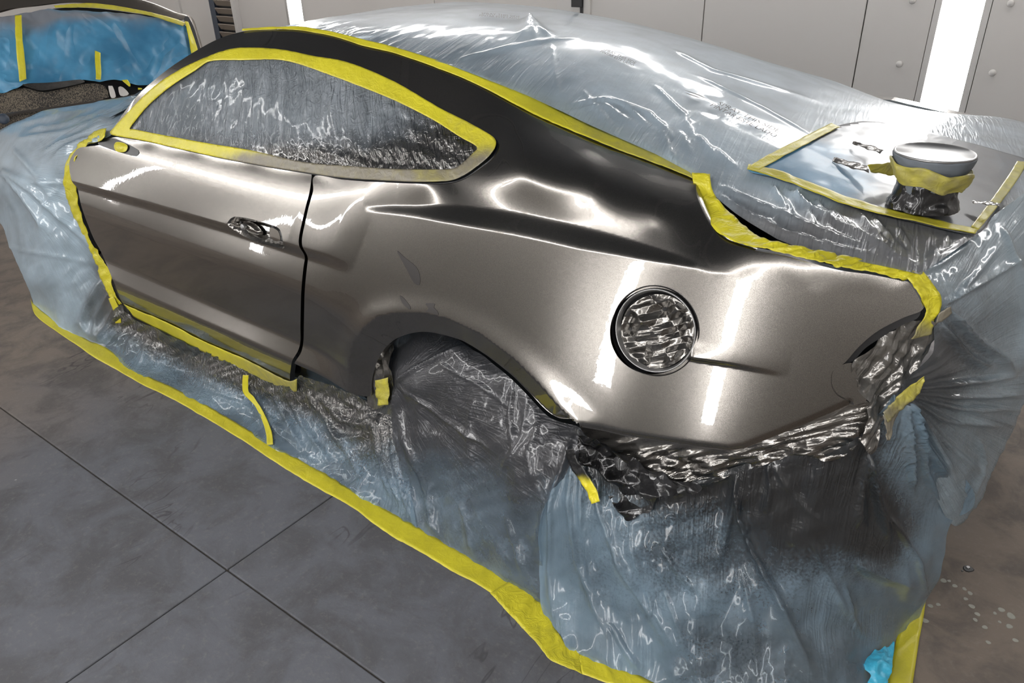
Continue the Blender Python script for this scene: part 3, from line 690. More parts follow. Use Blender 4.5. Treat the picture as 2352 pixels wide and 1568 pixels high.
patch('handle_insert_face', [(628,520),(646,527),(651,548),(632,549)], body, 3, 'bumper', door, off=-.004)
# mirror mount with yellow plug
patch('mirror_mount', [(240,318),(262,318),(285,326),(320,345),(316,358),(280,350),(250,340),(228,330)], body, 4, 'black', car, off=.0015)
PLUG = [(268,331),(276,327),(290,330),(298,336),(296,346),(288,350),(274,348),(268,341)]
o = patch('mirror_plug_tape', PLUG, body, 2.5, 'tape', None, off=.006, disp=lambda U, V, P: .006 * sstep(pdist(U, V, np.r_[PLUG, PLUG[:1]])[0], 0, 6) + .002 * ridged(U / 9, V / 9, 3))
tag(o, 'small yellow tape plug in the black mirror mount at the front window corner', 'tape')
# fuel filler
Pc, Nc = body.PN([1503], [760]); Pc, Nc = Pc[0], Nc[0]
lathe('filler_well', [(.102, .004), (.104, .001), (.103, -.004), (.098, -.022), (.09, -.03), (.002, -.03)], 'black', tuple(Pc), 64, quarter, Nc)
lathe('filler_rim', [(.0955, -.012), (.0965, -.003), (.0945, .001), (.0925, -.001), (.091, -.006), (.088, -.014)], 'steel', tuple(Pc), 64, quarter, Nc)
M['dull'] = simple('dull_grey', srgb(84, 82, 82), .4, .9, coat=.6)  # small darker, rougher patches on the quarter panel
for P_ in ([(913,576),(930,591),(957,614),(965,637),(963,654),(951,649),(934,618),(919,591)], [(919,679),(928,683),(945,702),(945,709),(934,702),(924,691)],
           [(987,695),(1001,697),(999,704),(1007,712),(1010,721),(991,716),(982,714),(987,706),(980,697)]):
    patch('dull_patch', P_, body, 3, 'dull', quarter, off=.0006)
# lamp surround (facet beside the tail lamp hole) and black groove
patch('lamp_surround', [(1913,853),(1945,836),(1975,838),(1966,850),(1972,875),(1978,905),(1990,923),(1948,932),(1921,906),(1909,883)], body, 4, 'paint', car, off=-.006)
patch('lamp_groove', [(2113,715),(2074,730),(2016,760),(1974,795),(1940,833),(1942,840),(1962,832),(1990,802),(2030,775),(2074,748),(2108,732)], body, 4, 'black', car, off=-.012)
# roof, rear glass and deck under the film
HR = Height(-.02)
def roofpoly(x0, x1, e=.05):
    xs_ = np.linspace(x0, x1, 14); return [(x, HR.yn_(x) + e) for x in xs_] + [(x, 1.92 - HR.yn_(x) - e) for x in xs_[::-1]]
patch('windscreen', roofpoly(-2.05, -1.5), HR, .08, 'glass', car)
patch('roof_panel', roofpoly(-1.5, .0), HR, .08, 'paint', car)
patch('rear_glass', roofpoly(.0, .62), HR, .07, 'glass', car)
patch('boot_lid', roofpoly(.62, 1.12, .05), HR, .07, 'paint', car)
box('underbody', (-3.4, .30, .20), (.9, 1.70, .72), 'dark', car, bev=.05)
box('rear_beam', (.85, .36, .42), (1.06, 1.58, .98), 'dark', car, bev=.04)
box('cabin', (-2.2, .42, .7), (.5, 1.5, .93), 'dark', car, bev=.03)
box('bonnet_block', (-3.6, .40, .45), (-2.2, 1.52, .78), 'dark', car, bev=.1)
for (x, y) in ((-2.88, .45), (-2.88, 1.6), (.0, 1.6)):
    lathe('wheel', [(.2, -.11), (.32, -.11), (.34, -.08), (.34, .08), (.32, .11), (.2, .11), (.1, .09)], 'black', (x, y, .34), 40, car, (0, 1, 0))
# far side body so that the car is closed from the other side
FS = [( -3.6, .35), (-3.4, .25), (.85, .3), (1.1, .5), (1.12, 1.0), (.66, 1.06), (-2.2, .97), (-3.5, .75)]
bm = bmesh.new(); a = [bm.verts.new((x, 1.80, z)) for x, z in FS]; b = [bm.verts.new((x, 1.86, z)) for x, z in FS]
bm.faces.new(a[::-1]); bm.faces.new(b)
for i in range(len(FS)): bm.faces.new((a[i], a[(i + 1) % len(FS)], b[(i + 1) % len(FS)], b[i]))
me = bpy.data.meshes.new('far_side_panel'); bm.to_mesh(me); bm.free(); link('far_side_panel', me, 'paint', car, False)
# ================================================================== FILMS
def flow_polar(pu, pv, surf, k=1.0):
    c = surf.P([pu], [pv])[0]
    def f(U, V, P):
        ang = np.arctan2(V - pv, U - pu); r = np.linalg.norm(P - c, axis=1); return np.c_[ang * .6 * k, r]
    return f
# --- window film
WINF = [(296,300),(344,238),(396,195),(448,162),(489,138),(568,136),(637,135),(689,145),(758,169),(814,190),(907,228),(993,272),(1062,314),(1103,341),(1091,358),(1067,382),(1044,395),(993,399),(907,396),(820,389),(700,378),(585,352),(482,335),(379,316),(310,301)]
def wflow(U, V, P): return np.c_[(U + (V - 130) * .15 * np.clip((700 - U) / 400, -1, 1)) / 420 * 1.0, V / 420.]
def wspray(U, V, P): return np.clip(sstep(V, 250, 400) * .9 + sstep(U, 850, 1080) * .6 + .05, 0, 1)
def wdisp(U, V, P):
    e = pdist(U, V, np.r_[WINF, WINF[:1]])[0]; m = sstep(e, 0, 30)
    x = U + (V - 250) * .25 * np.clip((650 - U) / 300, -1, 1)
    a = .0035 * ridged(x / 26, V / 260, 2, 3) * (.35 + m) + .004 * fbm(x / 60, V / 120, 5)
    b = .010 * crump((U + V) / 90, (U - V) / 60, 9, 3) * np.clip(sstep(V, 300, 380) * sstep(U, 560, 760) + sstep(U, 820, 1000), 0, 1)
    return (a + b) * (.3 + .7 * m) + .006 * crump(x / 70, V / 200, 6, 3) * m
fw = patch('window_film', WINF, body, 3.5, 'film_window', None, off=.001, disp=wdisp, flow=wflow, spray=wspray,
           cover=lambda U, V, P: np.clip(.55 + .8 * ridged(U / 30, V / 200, 4, 2) * .4 + .25 * sstep(U, 420, 700) * (1 - sstep(V, 250, 330)), 0, 1))
tag(fw, 'crinkled clear plastic film masking the side window inside yellow tape', 'film')
WTI = WINF[:]
WTO = [(258,303),(344,212),(413,164),(482,132),(534,116),(585,113),(654,118),(723,132),(803,147),(907,190),(1010,250),(1079,285),(1137,319),(1142,337),(1127,361),(1094,388),(1060,409),(1027,420),(975,422),(872,416),(786,409),(716,399),(585,378),(448,350),(344,326),(263,311)]
def ring(name, outer, inner, lab, off, sp):
    o = patch(name, outer, body, 3.5, 'tape', None, holes=[inner], off=off, flow='xz',
              disp=lambda U, V, P: .0012 * fbm(U / 12, V / 12, 3) + .0015 * np.clip(ridged(U / 9, V / 22, 8, 2) - .4, 0, 1) + .001, spray=sp, wrinkle=lambda U, V, P: np.full(U.shape, .5))
    md = o.modifiers.new('t', 'SOLIDIFY'); md.thickness = .001; md.offset = -1
    return tag(o, lab, 'tape')
INN2 = [(302,296),(344,244),(396,200),(448,167),(489,143),(568,141),(637,140),(689,150),(758,174),(814,195),(907,233),(993,277),(1060,319),(1098,342),(1087,357),(1063,379),(1042,391),(993,394),(907,391),(820,384),(700,373),(585,347),(482,330),(379,311),(310,297)]
ring('window_tape', WTO, INN2, 'wide yellow masking tape ring around the side window', .007,
     lambda U, V, P: np.clip(sstep(V, 325, 375) * (1 - .45 * sstep(U, 900, 1000)) * sstep(U, 420, 600) + .28 * sstep(U, 930, 1060) , 0, .85))
# --- roof, rear glass and deck film (one sheet with its far side hanging down)
HF = Height(.004)
REAR = [(1.105, .205), (1.15, .42), (1.20, .70), (1.22, .96), (1.20, 1.22), (1.15, 1.5), (1.10, 1.72)]
nx = np.r_[np.linspace(-2.05, .55, 26), np.linspace(.58, 1.09, 14)]
ROOFP = [(x, HF.yn_(x) + .004) for x in nx] + REAR + [(x, 1.92 - HF.yn_(x)) for x in nx[::-1]]
hp = lambda L: [tuple(HF.hit(*q)) for q in L]
def line3(L, wd, am): return (hp(L), wd, am)
RS = strokes([line3([(1040,140),(1180,108),(1330,88)], .010, .006), line3([(1215,42),(1208,70),(1190,100)], .02, .012), line3([(1215,42),(1240,70),(1270,95)], .02, .012),
   line3([(1215,42),(1225,75),(1232,105)], .012, .008), line3([(1130,110),(1125,90),(1105,120)], .006, .003),
   line3([(1265,100),(1275,180),(1290,250)], .007, .004), line3([(1330,200),(1380,260),(1420,310)], .007, .005), line3([(1350,225),(1430,235),(1500,300)], .006, .006),
   line3([(1300,260),(1390,240),(1460,290)], .006, .006), line3([(1300,245),(1400,225),(1490,260),(1560,330)], .008, .007), line3([(1540,110),(1640,160),(1900,240)], .02, .006),
   line3([(1500,190),(1570,260),(1600,350)], .007, .005), line3([(1560,300),(1590,360)], .008, .006), line3([(1600,310),(1650,370)], .009, .007), line3([(1520,300),(1545,370)], .008, .007),
   line3([(1640,340),(1690,390)], .008, .006), line3([(1600,170),(1760,250),(1900,330)], .01, .004), line3([(1640,420),(1760,480),(1900,540),(2090,622)], .013, .012),
   line3([(1640,440),(1760,520),(1930,575),(2090,622)], .011, .012), line3([(1900,480),(1990,560),(2095,620)], .008, .010), line3([(1960,480),(2030,560),(2098,620)], .007, .010),
   line3([(1800,430),(1960,540),(2090,618)], .010, .012), line3([(1990,490),(2060,570),(2102,620)], .007, .009), line3([(2060,520),(2090,580),(2106,620)], .006, .007),
   line3([(2180,540),(2140,590),(2112,622)], .006, .008), line3([(2330,470),(2200,560),(2118,622)], .008, .010), line3([(1860,400),(1800,500),(1700,545)], .012, .006),
   line3([(1770,420),(1800,470),(1830,520)], .006, .008), line3([(1820,440),(1850,480),(1870,530)], .006, .008), line3([(1870,455),(1900,500),(1905,545)], .007, .008)])
def rdisp(U, V, P):
    e = V - HF.yn_(U); m = np.exp(-np.clip(e, 0, 9) / .10)
    n = .006 * ridged(U * 26 + V * 3, V * 5, 3, 3) * m + .006 * fbm(U * 3, V * 3, 8) * sstep(e, .0, .1)
    n += .0035 * ridged((U + V) * 12, (U - V) * 9, 12, 3) * np.exp(-((U - .35) / .25) ** 2) * np.exp(-np.clip(e, 0, 9) / .22)
    lim = sstep(e, 0, .02)
    return (n + RS(U, V)) * (.15 + .85 * lim)
def rwr(U, V, P):
    e = V - HF.yn_(U); return .12 + .85 * np.exp(-np.clip(e, 0, 9) / .13) + .35 * sstep(U, .7, .95)
fr = patch('roof_film', ROOFP, HF, .0085, 'film_top', None, disp=rdisp, flow=lambda U, V, P: np.c_[U + V * .2, V], wrinkle=rwr, raw=True,
     spray=lambda U, V, P: np.clip(.75 * np.exp(-np.clip(V - HF.yn_(U), 0, 9) / .12) * sstep(U, .55, .75) + .5 * sstep(U, .75, .95) * (1 - sstep(V, .5, 1.0)) + .35 * sstep(U, .8, 1.0), 0, .8),
     cover=lambda U, V, P: np.clip(.55 + .6 * sstep(V - HF.yn_(U), .02, .30) + .2 * sstep(U, -.2, .3), 0, 1),
     extend=(lambda p, q: (p[:, 1] > 1.3) & (p[:, 0] < 1.12), [(0, .06, -.06), (0, .14, -.3), (0, .10, -.3), (0, .06, -.2)]))
tag(fr, 'pale blue plastic film stretched over the roof, rear window and boot', 'film')
# --- print on the roof film
def print_text(body_txt, p0, p1, up, name='film_print', mat='print'):
    """p0-p1: baseline pixels, up: pixel of the top left corner; flat print laid on the film"""
    cu = bpy.data.curves.new('txt', 'FONT'); cu.body = body_txt; cu.size = 1; cu.resolution_u = 2
    to = bpy.data.objects.new('txt', cu); COL.objects.link(to); bpy.context.view_layer.update()
    me0 = bpy.data.meshes.new_from_object(to.evaluated_get(bpy.context.evaluated_depsgraph_get()))
    bm = bmesh.new(); bm.from_mesh(me0); bmesh.ops.triangulate(bm, faces=bm.faces[:])
    bmesh.ops.subdivide_edges(bm, edges=[e for e in bm.edges if e.calc_length() > .15], cuts=1)
    me = bpy.data.meshes.new(name); bm.to_mesh(me); bm.free(); bpy.data.objects.remove(to); bpy.data.meshes.remove(me0)
    n = len(me.vertices); co = np.empty(n * 3); me.vertices.foreach_get('co', co); co = co.reshape(-1, 3)
    wdt, hgt = co[:, 0].max(), .72
    A, B, C_ = HF.hit(*p0), HF.hit(*p1), HF.hit(*up)
    xy = A + (B - A) * (co[:, :1] / wdt) + (C_ - A) * (co[:, 1:2] / hgt)
    p, nn = HF.PN(xy[:, 0], xy[:, 1]); p = p + nn * (rdisp(xy[:, 0], xy[:, 1], p) + .009)[:, None]
    fr_loc = np.array(fr.location); me.vertices.foreach_set('co', p.ravel()); me.update()
    return link(name, me, mat, fr, False)
print_text('SPRAY THIS SIDE', (1644,244), (1783,313), (1653,239))
print_text('PINTAR ESTE LADO', (1627,248), (1776,324), (1636,243), mat='print_dark')
print_text('SPRAY THIS SIDE', (1383,123), (1457,153), (1388,119))
print_text('PINTAR ESTE LADO', (1376,127), (1452,159), (1381,123))
print_text('SPRAY THIS SIDE', (1105,40), (1195,48), (1106,36))
print_text('PINTAR ESTE LADO', (1100,44), (1192,52), (1101,40))
def on_roof(name, quad, mat, off=.0045, parent=None, step=.02):
    P4 = hp(quad); o = patch(name, P4, HF, step, mat, parent, off=off, disp=rdisp, raw=False); return o
def quad_print(quad):
    P4 = np.array(hp(quad)); g = []; n = 6
    for i in range(n + 1):
        for j in range(n + 1):
            a = P4[0] + (P4[1] - P4[0]) * i / n; b = P4[3] + (P4[2] - P4[3]) * i / n; g.append(a + (b - a) * j / n)
    g = np.array(g); p, nn = HF.PN(g[:, 0], g[:, 1]); p = p + nn * (rdisp(g[:, 0], g[:, 1], p) + .009)[:, None]
    fs = [(i * (n + 1) + j, (i + 1) * (n + 1) + j, (i + 1) * (n + 1) + j + 1, i * (n + 1) + j + 1) for i in range(n) for j in range(n)]
    me = bpy.data.meshes.new('film_print'); me.from_pydata(p.tolist(), [], fs); link('film_print', me, 'print', fr, False)
quad_print([(1568,210), (1605,222), (1626,234), (1582,216)]); quad_print([(1572,217), (1600,226), (1612,233), (1580,222)])
# --- paper patch on the boot lid with its tape
PAP = [(1715,396),(1770,366),(1830,338),(1905,300),(1990,287),(2080,300),(2200,330),(2300,358),(2352,375),(2345,400),(2300,462),(2242,545),(2170,537),(2050,507),(1950,478),(1850,436),(1770,414)]
PL = hp(PAP)
pp = patch('boot_paper', PL, HF, .012, 'paper_deck', None, off=.010, disp=lambda U, V, P: .003 * fbm(U * 8, V * 8, 5) + .001, flow='xy', raw=False,
   spray=lambda U, V, P: np.clip(sstep(np.hypot(U - HF.hit(1740, 390)[0], V - HF.hit(1740, 390)[1] ), .10, .33) * .85, 0, .85))
md = pp.modifiers.new('t', 'SOLIDIFY'); md.thickness = .0012; md.offset = -1
tag(pp, 'shiny blue-grey masking paper patch on the boot lid under the masked tub', 'masking paper')
def roof_tape(lab, A, B, sp=0, **kw):
    o = ribbon('paper_tape', [tuple(q * 1000 for q in HF.hit(*p)) for p in A], [tuple(q * 1000 for q in HF.hit(*p)) for p in B], MM, .0145, step=8, wr=.3,
               spray=lambda U, V, P: np.full(U.shape, sp), **kw); return tag(o, lab, 'tape')
class MMs:       # the roof surface measured in millimetres
    def PN(s, u, v): return HF.PN(np.asarray(u) / 1000, np.asarray(v) / 1000)
MM = MMs()
roof_tape('yellow tape along the front edge of the boot paper', [(1712,396),(1770,362),(1830,332),(1905,294)], [(1740,402),(1792,372),(1850,342),(1925,303)], .3)
roof_tape('long yellow tape along the near edge of the boot paper', [(1715,388),(1780,402),(1860,432),(1960,470),(2060,498),(2170,524),(2240,537)], [(1712,400),(1776,418),(1850,447),(1950,486),(2050,512),(2165,538),(2232,549)], .35)
roof_tape('yellow tape along the rear edge of the boot paper', [(2240,540),(2290,478),(2335,415),(2350,383)], [(2222,534),(2268,472),(2310,412),(2328,382)], .4)
# --- tape on roof rail, down the boot corner
RT_U = [(558,68),(603,65),(654,63),(700,64),(769,76),(838,93),(907,110),(1010,142),(1096,176),(1217,221),(1285,256),(1389,306),(1500,353),(1600,394)]
RT_L = [(558,73),(603,70),(654,69),(700,73),(769,86),(838,108),(907,124),(1010,160),(1096,196),(1217,260),(1285,291),(1389,335),(1500,376),(1592,413)]
o = ribbon('roof_tape', RT_U, RT_L, body, .004, step=6, cross=6, wr=.25, amp=.001, spray=lambda U, V, P: .35 * sstep(U, 1150, 1500) + .1)
tag(o, 'long yellow masking tape along the roof rail from windscreen to boot', 'tape')
CN = Surf([(1590,405,Y,.318),(1638,405,Y,.33),(1599,448,Y,.29),(1638,440,Y,.30),(1619,497,Y,.24),(1659,474,Y,.27),(1642,532,Y,.19),(1691,509,Y,.235),(1672,555,Y,.158),(1730,543,Y,.20),(1730,574,Y,.142),(1775,561,Y,.17),(1806,588,Y,.140),(1844,575,Y,.165),(1921,619,Y,.157),(1921,590,Y,.19),(1997,630,Y,.175),(1997,607,Y,.20),(2074,645,Y,.198),(2112,632,Y,.22),(2085,647,Y,.20),(2131,643,Y,.225),(2120,703,Y,.212),(2154,676,Y,.225),(2097,752,Y,.19),(2147,710,Y,.225),(2085,775,Y,.18),(2131,760,Y,.22)])
o = ribbon('corner_tape', [(1590,400),(1599,448),(1619,497),(1642,532),(1672,555),(1730,574),(1806,588),(1921,619),(1997,630),(2074,647)],
   [(1632,405),(1638,440),(1659,474),(1691,509),(1730,543),(1775,561),(1844,575),(1921,590),(1997,607),(2114,631)], CN, .008, step=5, cross=8, wr=1, amp=.004, spray=lambda U, V, P: .3 * np.clip(fbm(U / 60, V / 60, 3) + .3, 0, 1))
tag(o, 'crumpled yellow tape curving from the C-pillar along the boot edge', 'tape')
o = ribbon('lamp_corner_tape', [(2080,640),(2100,668),(2119,703),(2116,720),(2097,752),(2085,776)], [(2114,628),(2140,655),(2156,680),(2156,702),(2138,735),(2131,765)], CN, .010, step=4, cross=8, wr=1, amp=.003, spray=lambda U, V, P: .65 * sstep(V, 700, 760))
tag(o, 'short crumpled yellow tape folded around the tail lamp corner', 'tape')
# --- front film
FRONT = Surf([(331,215,Y,.60),(258,229,Y,.55),(165,244,Y,.50),(103,255,Y,.45),(52,275,Y,.40),(0,298,Y,.34),(-80,345,Y,.32),(-160,400,Y,.30),
  (245,305,Y,.14),(150,370,Y,.07),(60,420,Y,.05),(0,440,Y,.07),(200,340,Y,.10),(160,420,Y,.06),(175,500,Y,.06),(100,550,Y,-.01),(200,600,Y,.05),(255,660,Y,.05),(30,560,Y,.03),(0,500,Y,.10),(-80,450,Y,.25),
  (290,235,Y,.35),(230,270,Y,.28),(120,300,Y,.25),(40,330,Y,.2),(77,698,Z,.004),(103,721,Z,.004),(153,756,Z,.004),(226,790,Z,.004),(291,840,Z,.004),(60,650,Y,-.05),(130,680,Y,-.04),(200,700,Y,0),(290,760,Y,.02)])
FRS = strokes([([(0,380),(80,440),(170,520),(240,590)], 10, .018), ([(0,385),(60,450),(120,540)], 9, .018), ([(20,330),(100,420),(150,500)], 9, .010), ([(245,300),(180,330),(110,370)], 6, .010),
  ([(248,305),(190,360),(130,400)], 6, .010), ([(240,310),(200,350),(165,400)], 5, .008), ([(60,300),(160,280),(290,240)], 5, .008), ([(40,320),(160,298),(270,262)], 6, .008),
  ([(90,350),(180,312),(262,275)], 6, .007), ([(30,290),(140,262),(300,228)], 6, .006), ([(0,560),(50,575),(225,605)], 4, .004), ([(235,635),(190,740),(215,785)], 9, .014), ([(255,665),(225,730),(216,785)], 7, .012),
  ([(270,700),(240,750),(218,785)], 6, .010), ([(150,420),(80,420),(10,390)], 8, .010), ([(155,400),(110,470),(90,560)], 8, .006)])
FRP = [(340,214),(331,215),(258,229),(165,244),(103,255),(52,275),(21,287),(0,298),(-60,330),(-150,395),(-140,450),(-60,470),(0,511),(15,545),(31,584),(52,635),(73,690),(82,712),(103,730),(153,764),(214,796),(236,800),(262,770),(290,740),(292,702),(262,655),(236,600),(213,560),(190,500),(172,445),(166,400),(168,368),(190,345),(222,332),(248,312),(262,300),(300,245)]
frf = patch('front_film', FRP, FRONT, 5, 'film_front', None, disp=lambda U, V, P: 1.5 * FRS(U, V) + .010 * fbm(U / 90, V / 90, 2) + .006 * crump(U / 110, V / 110, 3, 3) * sstep(U, 60, 150) + .004 * ridged((U + V) / 40, (U - V) / 90, 5),
   flow=flow_polar(5, 385, FRONT, .8), wrinkle=lambda U, V, P: .35 + .6 * sstep(U, 60, 170) * (1 - sstep(V, 430, 520)), spray=lambda U, V, P: np.clip(.75 * sstep(U, 120, 280) * sstep(V, 540, 700) + .25 * np.exp(-pdist(U, V, [(166,368),(166,420),(236,600),(290,740)])[0] / 40), 0, .9),
   cover=lambda U, V, P: np.clip(1.15 - .55 * sstep(V, 430, 700) * sstep(U, 100, 240), 0, 1),
   extend=(lambda p, q: (q[:, 1] < 400) & (q[:, 1] < 222 + (340 - q[:, 0]) * .30) & (q[:, 0] < 338) & (q[:, 1] < 300 + np.where(q[:, 0] < 0, 100, 0)), [(-.05, .35, -.02), (-.05, .5, -.05), (0, .1, -.5)]))
tag(frf, 'pale blue film draped over the bonnet and front wing, left of the door', 'film')
# tape up the door front edge
DL = [(222,306),(205,322),(182,340),(166,362),(153,400),(156,440),(168,477),(190,525),(207,561),(226,599),(237,637),(256,676),(272,700)]
DR = [(252,300),(244,322),(210,336),(186,360),(172,400),(181,424),(190,477),(212,545),(233,580),(260,622),(264,649),(274,680),(285,696)]
o = ribbon('door_edge_tape', DL, DR, FRONT, .012, step=4, cross=7, wr=1, amp=.005); tag(o, 'crumpled yellow tape running down the front edge of the door', 'tape')
bl = [(205,322),(213,310),(232,302),(250,304),(250,318),(240,330),(222,334),(208,332)]
o = centre_ribbon('tape_tail', [(264,680),(273,700),(279,722),(281,741)], [6, 7, 7, 6], FRONT, .02, step=4, wr=.4); tag(o, 'short free yellow tape tail hanging at the lower front door corner', 'tape')
# --- sill tape and skirt
FLOORIN = [(291,840),(329,863),(421,905),(586,1000),(635,1031),(729,1080),(818,1134),(876,1167),(952,1210),(1063,1272),(1175,1339),(1242,1384)]
SILL = Surf([(279,690,Y,.035),(394,742,Y,.04),(467,781,Y,.04),(560,820,Y,.04),(680,875,Y,.035),(314,735,Y,.045),(459,806,Y,.045),(612,880,Y,.045),(690,900,Y,.045),(760,900,Y,.06),(850,940,Y,.06),(900,900,Y,.08),(905,1000,Y,.02),
   (230,790,Z,.004)] + [(a, b, Z, .004) for a, b in FLOORIN[:9]] + [(420,850,Y,.03),(600,930,Y,.02),(750,1000,Y,.0),(860,1080,Y,-.03)])
o = ribbon('sill_tape', [(285,697),(318,711),(394,743),(467,781),(560,821),(640,862),(668,873),(684,868)], [(300,712),(314,729),(383,764),(459,802),(536,840),(612,876),(660,898),(684,897)], body, .004, step=5, cross=6, wr=.4, amp=.0015,
   spray=lambda U, V, P: .55 * sstep(U, 420, 640))
tag(o, 'yellow tape along the lower edge of the door', 'tape')
SKP = [(285,712),(314,733),(383,764),(459,800),(536,838),(612,874),(668,885),(690,862),(785,890),(842,918),(870,940),(905,930),(925,1000),(940,1100),(958,1218),(952,1214),(876,1171),(818,1138),(729,1084),(635,1035),(586,1004),(421,909),(329,867),(291,844),(226,794),(214,790),(240,750),(262,712),(280,700)]
SKS = strokes([([(280,715),(250,760),(216,788)], 7, .02), ([(300,725),(262,770),(222,792)], 7, .014), ([(330,745),(300,790),(285,830)], 7, .012), ([(350,755),(335,800),(320,840)], 6, .010),
   ([(575,875),(600,950),(640,1030)], 8, .010), ([(620,890),(660,960),(700,1040)], 7, .010), ([(660,900),(700,980),(760,1070)], 8, .012), ([(700,890),(750,960),(800,1040),(840,1120)], 9, .012),
   ([(865,945),(840,975),(790,965),(730,900)], 10, .018), ([(868,950),(840,1000),(780,1010),(740,950)], 10, .016), ([(870,940),(830,940),(780,910)], 6, .012), ([(870,960),(860,1030),(830,1060)], 7, .012),
   ([(870,940),(875,1030),(900,1150)], 7, .025), ([(885,940),(892,1050),(925,1180)], 6, .025), ([(900,940),(912,1060),(945,1200)], 6, .022), ([(480,905),(560,930),(700,1020)], 9, .008), ([(420,850),(520,900),(640,950)], 10, .006)])
def skd(U, V, P):
    e = pdist(U, V, np.r_[[(285,712)], [(383,764),(536,838),(668,885),(785,890),(870,940)]])[0]
    return SKS(U, V) + .007 * ridged((U * .9 + V * .3) / 22, V / 120, 3, 3) * np.exp(-e / 60) + .009 * fbm(U / 70, V / 60, 6) * sstep(e, 0, 30) + .012 * crump(U / 80, V / 60, 16, 3) * (.25 + np.exp(-(e / 50) ** 2))
sk = patch('sill_film', SKP, SILL, 4.5, 'film_skirt', None, disp=skd, flow=lambda U, V, P: np.c_[P[:, 0] + P[:, 2] * .25, P[:, 2] - P[:, 1]],
   spray=lambda U, V, P: np.clip(1.15 * np.exp(-(pdist(U, V, [(285,712),(383,764),(536,838),(668,880),(785,900),(870,940)])[0] / 62) ** 2) + .5 * sstep(U, 680, 800) * (1 - sstep(V - (U - 700) * .4, 980, 1080)), 0, 1),
   cover=lambda U, V, P: np.clip(.75 + .6 * fbm(U / 60, V / 60, 2), .3, 1))
tag(sk, 'crumpled blue film skirt hanging below the door down to the floor tape', 'film')
o = centre_ribbon('hanging_tape', [(574,856),(573,895),(585,912),(600,935),(614,968),(624,1000),(627,1027)], [6, 7, 7, 6, 6, 7, 7], SILL, .02, step=4, wr=.3); tag(o, 'thin yellow tape strip hanging from sill tape down to the floor tape', 'tape')
# --- wheel arch film
WH = Surf([(842,905,Y,.10),(850,840,Y,.10),(900,782,Y,.12),(953,765,Y,.13),(1049,782,Y,.13),(1120,820,Y,.11),(905,878,Y,.02),(1055,800,Y,.085),(980,838,Y,.05),(1164,860,Y,.08),(1202,900,Y,.07),(1259,955,Y,.06),(1330,990,Y,.05),
   (905,1000,Y,.0),(1000,930,Y,.02),(1100,950,Y,.02),(1250,1050,Y,-.02),(1330,1080,Y,.0),(1000,1050,Y,-.02),(1120,1100,Y,-.04),(1250,1200,Y,-.07),(940,1120,Y,-.03),(870,1000,Y,.03)] + [(a, b, Z, .004) for a, b in FLOORIN[7:]] + [(1300,1420,Z,.004)])
WHP = [(838,925),(838,880),(852,825),(880,786),(915,768),(953,760),(1000,764),(1055,784),(1115,822),(1170,866),(1210,905),(1262,958),(1325,978),(1345,1000),(1330,1060),(1290,1110),(1262,1150),(1245,1230),(1250,1400),(1242,1388),(1175,1343),(1063,1276),(952,1214),(944,1200),(925,1080),(905,960),(870,945)]
WHS = strokes([([(905,878),(980,835),(1060,796)], 4, .018), ([(905,880),(960,920),(1060,990),(1140,1040)], 5, .008), ([(905,885),(930,1000),(980,1100),(1000,1200)], 9, .02), ([(905,890),(915,1000),(940,1100),(955,1205)], 7, .02),
   ([(1000,830),(1110,890),(1190,950)], 4, .006), ([(1180,880),(1170,950),(1180,1040)], 7, .010), ([(1210,920),(1200,1000),(1130,1120)], 7, .008), ([(1320,990),(1290,1080),(1250,1180),(1240,1300)], 9, .02),
   ([(1000,1100),(990,1200),(1010,1240)], 9, .018), ([(1060,1150),(1080,1230),(1090,1280)], 7, .010), ([(1160,1180),(1190,1270),(1210,1330)], 8, .014), ([(1090,900),(1075,1000),(1085,1100)], 10, .006), ([(1240,960),(1215,1040),(1230,1130)], 8, .010)])
whf = patch('wheel_arch_film', WHP, WH, 4.5, 'film_wheel', None, disp=lambda U, V, P: WHS(U, V) + .010 * fbm(U / 80, V / 120, 8) + .008 * crump(U / 110, V / 150, 21, 3),
   flow=flow_polar(905, 878, WH, .7), wrinkle=lambda U, V, P: .55 + .4 * fbm(U / 60, V / 60, 4), spray=lambda U, V, P: np.clip(1.0 - .75 * sstep(V + (1000 - U) * .2, 930, 1180) + .2 * np.exp(-((U - 1200) ** 2 + (V - 1150) ** 2) / 9000), 0, 1),
   cover=lambda U, V, P: np.clip(.95 - .35 * sstep(V, 850, 1250) + .5 * fbm(U / 70, V / 70, 12), .4, 1))
tag(whf, 'smoky grey film filling the rear wheel arch and hanging to the floor', 'film')
LIN = [(842,915),(846,872),(860,826),(888,792),(903,790),(898,830),(905,862),(905,880),(903,925),(885,930),(862,940),(850,935)]
LS = Surf([(842,915,Y,.045),(846,872,Y,.045),(888,792,Y,.06),(905,862,Y,.02),(885,930,Y,.02),(862,940,Y,.03),(870,860,Y,.02)])
o = patch('arch_edge_film', LIN, LS, 3, 'film_silver', None, disp=lambda U, V, P: .014 * crump(U / 36, V / 70, 4, 2) + .006 * fbm(U / 24, V / 24, 6, 2), spray=lambda U, V, P: np.full(U.shape, .7))
tag(o, 'crumpled shiny film bunched at the front corner of the wheel arch', 'film')
o = ribbon('arch_tape', [(872,868),(874,890),(876,905),(878,926)], [(902,862),(903,885),(904,905),(902,925)], LS, .018, step=3, cross=6, wr=1, amp=.004, spray=lambda U, V, P: np.full(U.shape, .45)); tag(o, 'short olive yellow tape piece inside the wheel arch front corner', 'tape')
